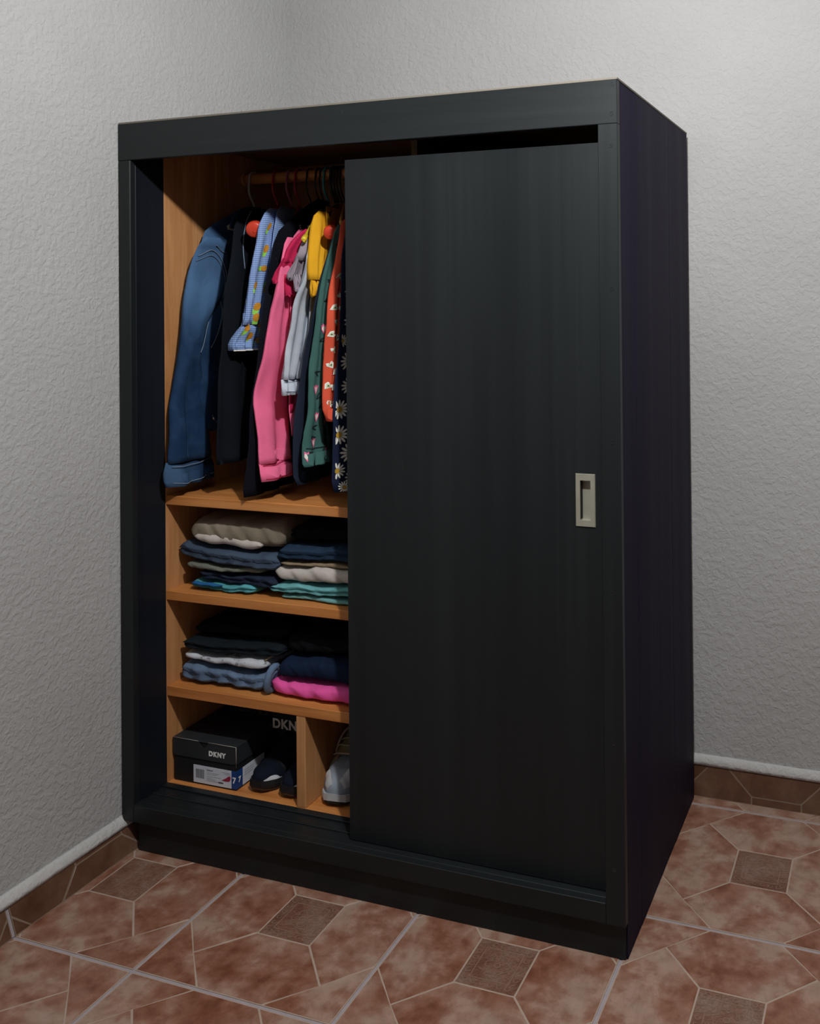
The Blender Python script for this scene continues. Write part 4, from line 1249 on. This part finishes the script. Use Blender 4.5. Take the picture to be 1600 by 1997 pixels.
folded('folded_hoodie', 'black folded hoodie at the top of the lower left pile', 'sweater', M['f_black'], 0.072, 0.366, 0.482, 0.516, 0.494, 0.528, 0.165, 0.30, 17, 1, 0.004, GL)
strap = empty('striped_strap', (0.33, 0.2, 0.45), 'narrow pink and beige strap slanting back between the two lower piles', 'strap')
sp = spline([(0.308, 0.155, 0.444), (0.330, 0.165, 0.458), (0.352, 0.178, 0.470), (0.368, 0.195, 0.482), (0.388, 0.225, 0.500)], 6)
tube('strap_band', sp[:13], 0.0055, M['f_tan'], strap, 8, 0.5)
tube('strap_end', sp[12:], [0.0055] * 4 + [0.004] * (len(sp) - 16), M['crimson'], strap, 8, 0.5)
# lower shelf, right pile
folded('folded_tee', 'hot pink folded tee at the bottom of the lower right pile', 'shirt', M['f_pink'], 0.334, 0.605, S2 + 0.0005, 0.410, S2 + 0.0005, 0.412, 0.132, 0.33, 18, 1, 0.004, GL, wrinkle=0.003)
folded('folded_sweater', 'deep navy folded sweater lying on the pink tee', 'sweater', M['f_navy'], 0.357, 0.604, 0.408, 0.462, 0.409, 0.472, 0.138, 0.33, 19, 1, 0.002, GL)
folded('folded_hoodie', 'black folded sweatshirt at the top of the lower right pile', 'sweater', M['f_black'], 0.368, 0.606, 0.464, 0.520, 0.474, 0.528, 0.160, 0.30, 20, 1, 0.004, GL)

# ------------------------------------------------------------------ shoe boxes
M['card'] = flat('black_card', (0.020, 0.024, 0.028), 0.55, 0.4)
M['card2'] = flat('black_card_plain', (0.010, 0.011, 0.013), 0.6, 0.3)
M['worn'] = flat('worn_card_edge', (0.34, 0.33, 0.30), 0.8)
M['label_w'] = flat('label_paper', (0.62, 0.66, 0.74), 0.6)
M['label_b'] = flat('label_blue', (0.012, 0.05, 0.20), 0.5)
M['ink'] = flat('label_ink', (0.05, 0.05, 0.06), 0.7)
M['ink_l'] = flat('label_ink_pale', (0.30, 0.32, 0.36), 0.7)
M['logo'] = flat('logo_white', (0.80, 0.80, 0.78), 0.6)
M['logo_d'] = flat('logo_faint', (0.16, 0.16, 0.15), 0.6)
M['shoe_red'] = flat('label_shoe_red', (0.30, 0.02, 0.05), 0.6)

def lettering(name, body, size, origin, ux, uy, mat, parent, weight=0.0, spacing=1.0, depth=0.0003):
    cu = bpy.data.curves.new(name, 'FONT')
    cu.body = body; cu.size = size; cu.offset = weight; cu.space_character = spacing; cu.extrude = depth
    t = bpy.data.objects.new(name + '_src', cu)
    COL.objects.link(t)
    bpy.context.view_layer.update()
    dg = bpy.context.evaluated_depsgraph_get()
    me = bpy.data.meshes.new_from_object(t.evaluated_get(dg))
    bpy.data.objects.remove(t)
    ux, uy = Vector(ux).normalized(), Vector(uy).normalized()
    un = ux.cross(uy)
    off = world_loc(parent)
    for v in me.vertices:
        c = v.co.copy()
        v.co = Vector(origin) + ux * c.x + uy * c.y + un * c.z - off
    me.materials.clear(); me.materials.append(mat)
    return link_mesh(name, me, parent)

ZB = LEDGE + 0.001
def shoebox(label, x0, x1, y0, y1, z1, lid_h, notch, mat):
    g = empty('shoe_box', ((x0 + x1) / 2, (y0 + y1) / 2, ZB), label, 'box', 'shoe boxes')
    e = 0.0025
    bm = bmesh.new()
    bm_box(bm, (x0 + e, y0 + e, ZB), (x1 - e, y1 - e, z1 - 0.004), 0.001)
    from_bm('box_body', bm, M['card2'], g)
    # lid: top plus four flaps, front flap with a thumb notch
    bm = bmesh.new()
    bm_box(bm, (x0, y0, z1 - 0.002), (x1, y1, z1), 0.0006)
    bm_box(bm, (x0, y0 + 0.0015, z1 - lid_h), (x0 + 0.0015, y1, z1 - 0.001), 0)
    bm_box(bm, (x1 - 0.0015, y0 + 0.0015, z1 - lid_h), (x1, y1, z1 - 0.001), 0)
    bm_box(bm, (x0, y1 - 0.0015, z1 - lid_h), (x1, y1, z1 - 0.001), 0)
    lid = from_bm('lid', bm, mat, g)
    xc = x0 + (x1 - x0) * 0.49; r = 0.014 if notch else 0.0
    poly = [(x0, z1 - 0.0008)]
    poly += [(x0, z1 - lid_h + 0.008), (x0 + 0.003, z1 - lid_h + 0.002), (x0 + 0.008, z1 - lid_h)]
    poly += [(x1 - 0.012, z1 - lid_h), (x1 - 0.004, z1 - lid_h + 0.003), (x1 - 0.001, z1 - lid_h + 0.010), (x1 - 0.001, z1 - 0.0008)]
    if notch:
        poly += [(xc + r * math.cos(math.pi * k / 10), z1 - 0.0008 - r * math.sin(math.pi * k / 10)) for k in range(11)]
    n = len(poly)
    vs = [(a, y0, b) for a, b in poly] + [(a, y0 + 0.0016, b) for a, b in poly]
    fs = [list(range(n)), [n + k for k in range(n)][::-1]] + [[k, (k + 1) % n, n + (k + 1) % n, n + k] for k in range(n)]
    from_data('lid_flap', vs, fs, mat, g)
    return g
b1 = shoebox('black shoe box with a white printed label and lettering, left on the wardrobe floor', 0.044, 0.243, 0.124, 0.440, 0.229, 0.045, True, M['card'])
# worn paper edges
tube('worn_edge', [(0.044, 0.1236, 0.2292), (0.090, 0.1234, 0.2293), (0.126, 0.1236, 0.2292)], 0.0006, M['worn'], b1, 6)
tube('worn_edge', [(0.157, 0.1236, 0.2292), (0.20, 0.1235, 0.2293), (0.2425, 0.1236, 0.2292)], 0.0007, M['worn'], b1, 6)
tube('worn_edge', [(0.2428, 0.1236, 0.229), (0.2428, 0.1238, 0.205), (0.2426, 0.1240, 0.178)], 0.0008, M['worn'], b1, 6)
lettering('logo', 'DKNY', 0.0165, (0.158, 0.1237, 0.1968), (1, 0, 0), (0, 0, 1), M['logo'], b1, 0.0008, 1.22)
lettering('logo', 'DKNY', 0.055, (0.10, 0.30, 0.2293), (1, 0, 0), (0, 1, 0), M['logo_d'], b1, 0.0008, 1.1)
FY = 0.1262
lw = box('label', (0.108, FY - 0.0005, 0.1225), (0.2265, FY + 0.0005, 0.1665), M['label_w'], b1, 0.0)
box('size_field', (0.2265, FY - 0.0006, 0.1225), (0.2408, FY + 0.0004, 0.1665), M['label_b'], b1, 0.0)
for k in range(15):
    xk = 0.1155 + k * 0.00175
    box('barcode_bar', (xk, FY - 0.0009, 0.1345), (xk + (0.0011 if k % 3 else 0.0006), FY - 0.0004, 0.1575), M['ink_l'] if k % 2 else M['ink'], lw, 0.0)
lettering('label_text', 'DKNY', 0.0062, (0.1500, FY - 0.0006, 0.1560), (1, 0, 0), (0, 0, 1), M['ink'], lw, 0.0002, 1.3, 0.0001)
for zz, xa, xb in ((0.1515, 0.150, 0.187), (0.1475, 0.150, 0.180), (0.1425, 0.150, 0.194), (0.1385, 0.150, 0.165), (0.1350, 0.150, 0.176), (0.1315, 0.150, 0.193), (0.1590, 0.196, 0.222), (0.1555, 0.205, 0.224)):
    box('printed_line', (xa, FY - 0.0008, zz), (xb, FY - 0.0004, zz + 0.0012), M['ink_l'], lw, 0.0)
pic = [(0.196, 0.139), (0.202, 0.142), (0.210, 0.146), (0.216, 0.151), (0.222, 0.153), (0.224, 0.149), (0.223, 0.143), (0.220, 0.139), (0.208, 0.1375)]
vs = [(a, FY - 0.0009, b) for a, b in pic] + [(a, FY - 0.0004, b) for a, b in pic]
from_data('shoe_picture', vs, [list(range(9)), [9 + k for k in range(9)][::-1]] + [[k, (k + 1) % 9, 9 + (k + 1) % 9, 9 + k] for k in range(9)], M['shoe_red'], lw)
box('printed_line', (0.186, FY - 0.0009, 0.1305), (0.201, FY - 0.0004, 0.1335), M['ink'], lw, 0.0)
lettering('size_number', '7', 0.021, (0.2295, FY - 0.0008, 0.1370), (1, 0, 0), (0, 0, 1), M['logo'], b1, 0.0007, 1.0, 0.0001)
SX = 0.2408
box('size_field', (SX - 0.0004, FY - 0.0004, 0.1225), (SX + 0.0006, 0.149, 0.1665), M['label_b'], b1, 0.0)
l2 = box('label', (SX - 0.0004, 0.149, 0.1225), (SX + 0.0006, 0.232, 0.1665), M['label_w'], b1, 0.0)
lettering('size_number', '7', 0.018, (SX + 0.0008, 0.133, 0.1375), (0, 1, 0), (0, 0, 1), M['logo'], b1, 0.0007, 1.0, 0.0001)
for zz in (0.156, 0.150, 0.144):
    box('printed_line', (SX + 0.0003, 0.156, zz), (SX + 0.0009, 0.19, zz + 0.0014), M['ink_l'], l2, 0.0)
b2 = shoebox('second black shoe box standing behind the dark shoes, its lettering cut by the divider', 0.252, 0.428, 0.265, 0.560, 0.262, 0.040, False, M['card2'])
lettering('logo', 'DKNY', 0.034, (0.242, 0.2645, 0.218), (1, 0, 0), (0, 0, 1), M['logo'], b2, 0.0012, 1.1)

# ------------------------------------------------------------------ shoes
def shoe(name, label, x, y0, length, width, height, mat_up, mat_sole, mat_mid, turn=0.0, group=None, toe_lift=0.008, collar_h=None, mats=None):
    """toe towards the room at y0; returns the thing and a function (u, a) to a point of the upper"""
    g = empty(name, (x, y0 + length / 2, ZB), label, 'shoe', group)
    collar_h = collar_h or height
    prof_w = [(0.0, 0.30), (0.04, 0.58), (0.12, 0.86), (0.25, 1.0), (0.38, 0.98), (0.55, 0.82), (0.75, 0.72), (0.9, 0.70), (0.97, 0.58), (1.0, 0.36)]
    prof_h = [(0.0, 0.30), (0.04, 0.44), (0.12, 0.55), (0.25, 0.62), (0.38, 0.78), (0.5, 0.97), (0.58, 1.0), (0.75, 0.94), (0.9, 1.0), (0.97, 0.98), (1.0, 0.80)]
    def it(P, u):
        for (a, b), (c, d_) in zip(P, P[1:]):
            if a <= u <= c:
                t = (u - a) / (c - a); t = t * t * (3 - 2 * t)
                return b + (d_ - b) * t
        return P[-1][1]
    ct, st = math.cos(turn), math.sin(turn)
    def place(dx, u, z):
        yy_ = (u - 0.5) * length
        return Vector((x + dx * ct - yy_ * st, y0 + length / 2 + dx * st + yy_ * ct, z))
    def zfloor(u): return ZB + toe_lift * max(0, 1 - u / 0.22) ** 2
    def up(u, a, lift=0.0):
        """a: 0 = right side at the sole, pi/2 = ridge, pi = left side"""
        w_ = width / 2 * it(prof_w, u) + lift; h = height * it(prof_h, u) - 0.022 + lift
        c, s_ = math.cos(a), math.sin(a)
        return place(w_ * math.copysign(abs(c) ** 0.72, c), u, zfloor(u) + 0.020 + h * abs(s_) ** 0.8)
    nu, na = 40, 22
    vs, fs = [], []
    for i in range(nu + 1):
        u = i / nu
        for k in range(na + 1): vs.append(up(u, math.pi * k / na))
    m_ = na + 1
    for i in range(nu):
        for k in range(na): fs.append([i * m_ + k, i * m_ + k + 1, (i + 1) * m_ + k + 1, (i + 1) * m_ + k])
        fs.append([i * m_ + na, i * m_, (i + 1) * m_, (i + 1) * m_ + na])
    fs += [list(range(m_)), [nu * m_ + k for k in range(m_)]]
    from_data('upper', vs, fs, mat_up, g, smooth=True)
    for nm, z0, z1, sc, mt in (('outsole', 0.0, 0.007, 1.03, mat_sole), ('midsole', 0.007, 0.024, 1.06, mat_mid)):
        vs, fs = [], []
        ring = []
        for i in range(33):
            u = i / 32
            ring.append((width / 2 * it(prof_w, u) * sc, u))
        loop = ring + [(-w_, u) for w_, u in ring[::-1]]
        n = len(loop)
        for zz in (z0, (z0 + z1) / 2, z1):
            k_ = 1.0 if zz == z0 else (1.015 if zz < z1 else 0.98)
            for w_, u in loop:
                p_ = place(w_ * k_, min(1.01, max(-0.012, (u - 0.5) * sc * 0.985 + 0.5)), zfloor(u) + zz)
                vs.append(p_)
        for j in range(2):
            for k in range(n):
                k2 = (k + 1) % n
                fs.append([j * n + k, j * n + k2, (j + 1) * n + k2, (j + 1) * n + k])
        fs += [list(range(n)), [2 * n + k for k in range(n)]]
        from_data(nm, vs, fs, mt, g, smooth=False)
    return g, up
def patch(name, up, u0, u1, a0, a1, mat, parent, lift=0.0015, nu=10, na=8, curve=None):
    vs, fs = [], []
    for i in range(nu + 1):
        for k in range(na + 1):
            u = u0 + (u1 - u0) * i / nu; t = k / na
            lo, hi = (a0, a1) if curve is None else curve(i / nu)
            vs.append(up(u, lo + (hi - lo) * t, lift))
    m_ = na + 1
    for i in range(nu):
        for k in range(na): fs.append([i * m_ + k, i * m_ + k + 1, (i + 1) * m_ + k + 1, (i + 1) * m_ + k])
    return from_data(name, vs, fs, mat, parent, smooth=True)
M['shoe_navy'] = cloth('navy_shoe_mesh', (0.008, 0.011, 0.020), 0.2, 500)
M['sole_black'] = flat('black_rubber', (0.012, 0.012, 0.013), 0.7)
M['sole_brown'] = flat('brown_rubber', (0.06, 0.030, 0.016), 0.75)
M['stripe'] = flat('white_rubber', (0.62, 0.65, 0.70), 0.5)
for x, lb in ((0.298, 'dark navy shoe with a white toe stripe next to the shoe box'), (0.388, 'dark navy shoe with a white toe stripe against the divider')):
    g, up = shoe('dark_shoe', lb, x, 0.134, 0.27, 0.086, 0.100, M['shoe_navy'], M['sole_brown'], M['sole_black'], 0.0, 'pair of dark shoes', 0.010)
    def curve(t):
        w_ = 0.34 * math.sin(math.pi * min(1, 0.12 + t)) + 0.02
        return (0.10, 0.10 + w_)
    patch('white_stripe', up, 0.010, 0.16, 0.1, 0.5, M['stripe'], g, 0.0025, 12, 6, curve)
    patch('toe_seam', up, 0.20, 0.215, 0.3, 2.84, M['sole_black'], g, 0.0012, 2, 14)
M['sil'] = cloth('silver_grey_mesh', (0.27, 0.31, 0.37), 0.35, 700)
M['sil2'] = flat('pale_silver_overlay', (0.50, 0.52, 0.55), 0.4, 0.5)
M['sand'] = flat('sand_suede', (0.26, 0.225, 0.13), 0.9)
M['lace'] = flat('beige_lace', (0.40, 0.36, 0.27), 0.9)
g, up = shoe('silver_sneaker', 'silver grey sneaker with beige laces, half hidden by the sliding door', 0.508, 0.135, 0.27, 0.104, 0.150, M['sil'], M['sole_black'], M['sil2'], 0.10, None, 0.010)
patch('toe_overlay', up, 0.004, 0.10, 1.75, 2.75, M['sil2'], g, 0.002, 8, 8, lambda t: (1.75 + 0.3 * t, 2.85 - 0.45 * t))
patch('toe_overlay', up, 0.02, 0.12, 0.35, 1.2, M['sil2'], g, 0.002, 8, 8)
patch('side_overlay', up, 0.20, 0.5, 1.9, 2.5, M['sand'], g, 0.002, 8, 8, lambda t: (1.85, 2.6 - 0.5 * t))
patch('side_overlay', up, 0.14, 0.5, 0.5, 1.25, M['sand'], g, 0.002, 8, 8)
patch('tongue', up, 0.24, 0.56, 1.2, 1.95, M['sand'], g, 0.0045, 8, 8)
for k in range(5):
    u = 0.25 + 0.06 * k
    P = [up(u + 0.03 * abs(t), 1.57 + 0.62 * t, 0.007) for t in (-1, -0.6, -0.2, 0.2, 0.6, 1)]
    tube('lace', spline(P, 3), 0.0035, M['lace'], g, 8, 0.6)
a, b = up(0.46, 1.75, 0.008), up(0.50, 1.4, 0.008)
tube('lace_end', spline([a, a + Vector((-0.012, -0.020, -0.012)), a + Vector((-0.022, -0.034, -0.045)), a + Vector((-0.026, -0.030, -0.075))], 5), 0.003, M['lace'], g, 8)
tube('lace_end', spline([b, b + Vector((-0.020, -0.012, 0.016)), b + Vector((-0.036, -0.014, 0.040)), b + Vector((-0.052, -0.01, 0.052))], 5), 0.003, M['lace'], g, 8)
tube('lace_end', spline([a, a + Vector((0.012, -0.016, 0.01)), a + Vector((0.03, -0.012, -0.02)), a + Vector((0.035, -0.02, -0.05))], 5), 0.003, M['lace'], g, 8)
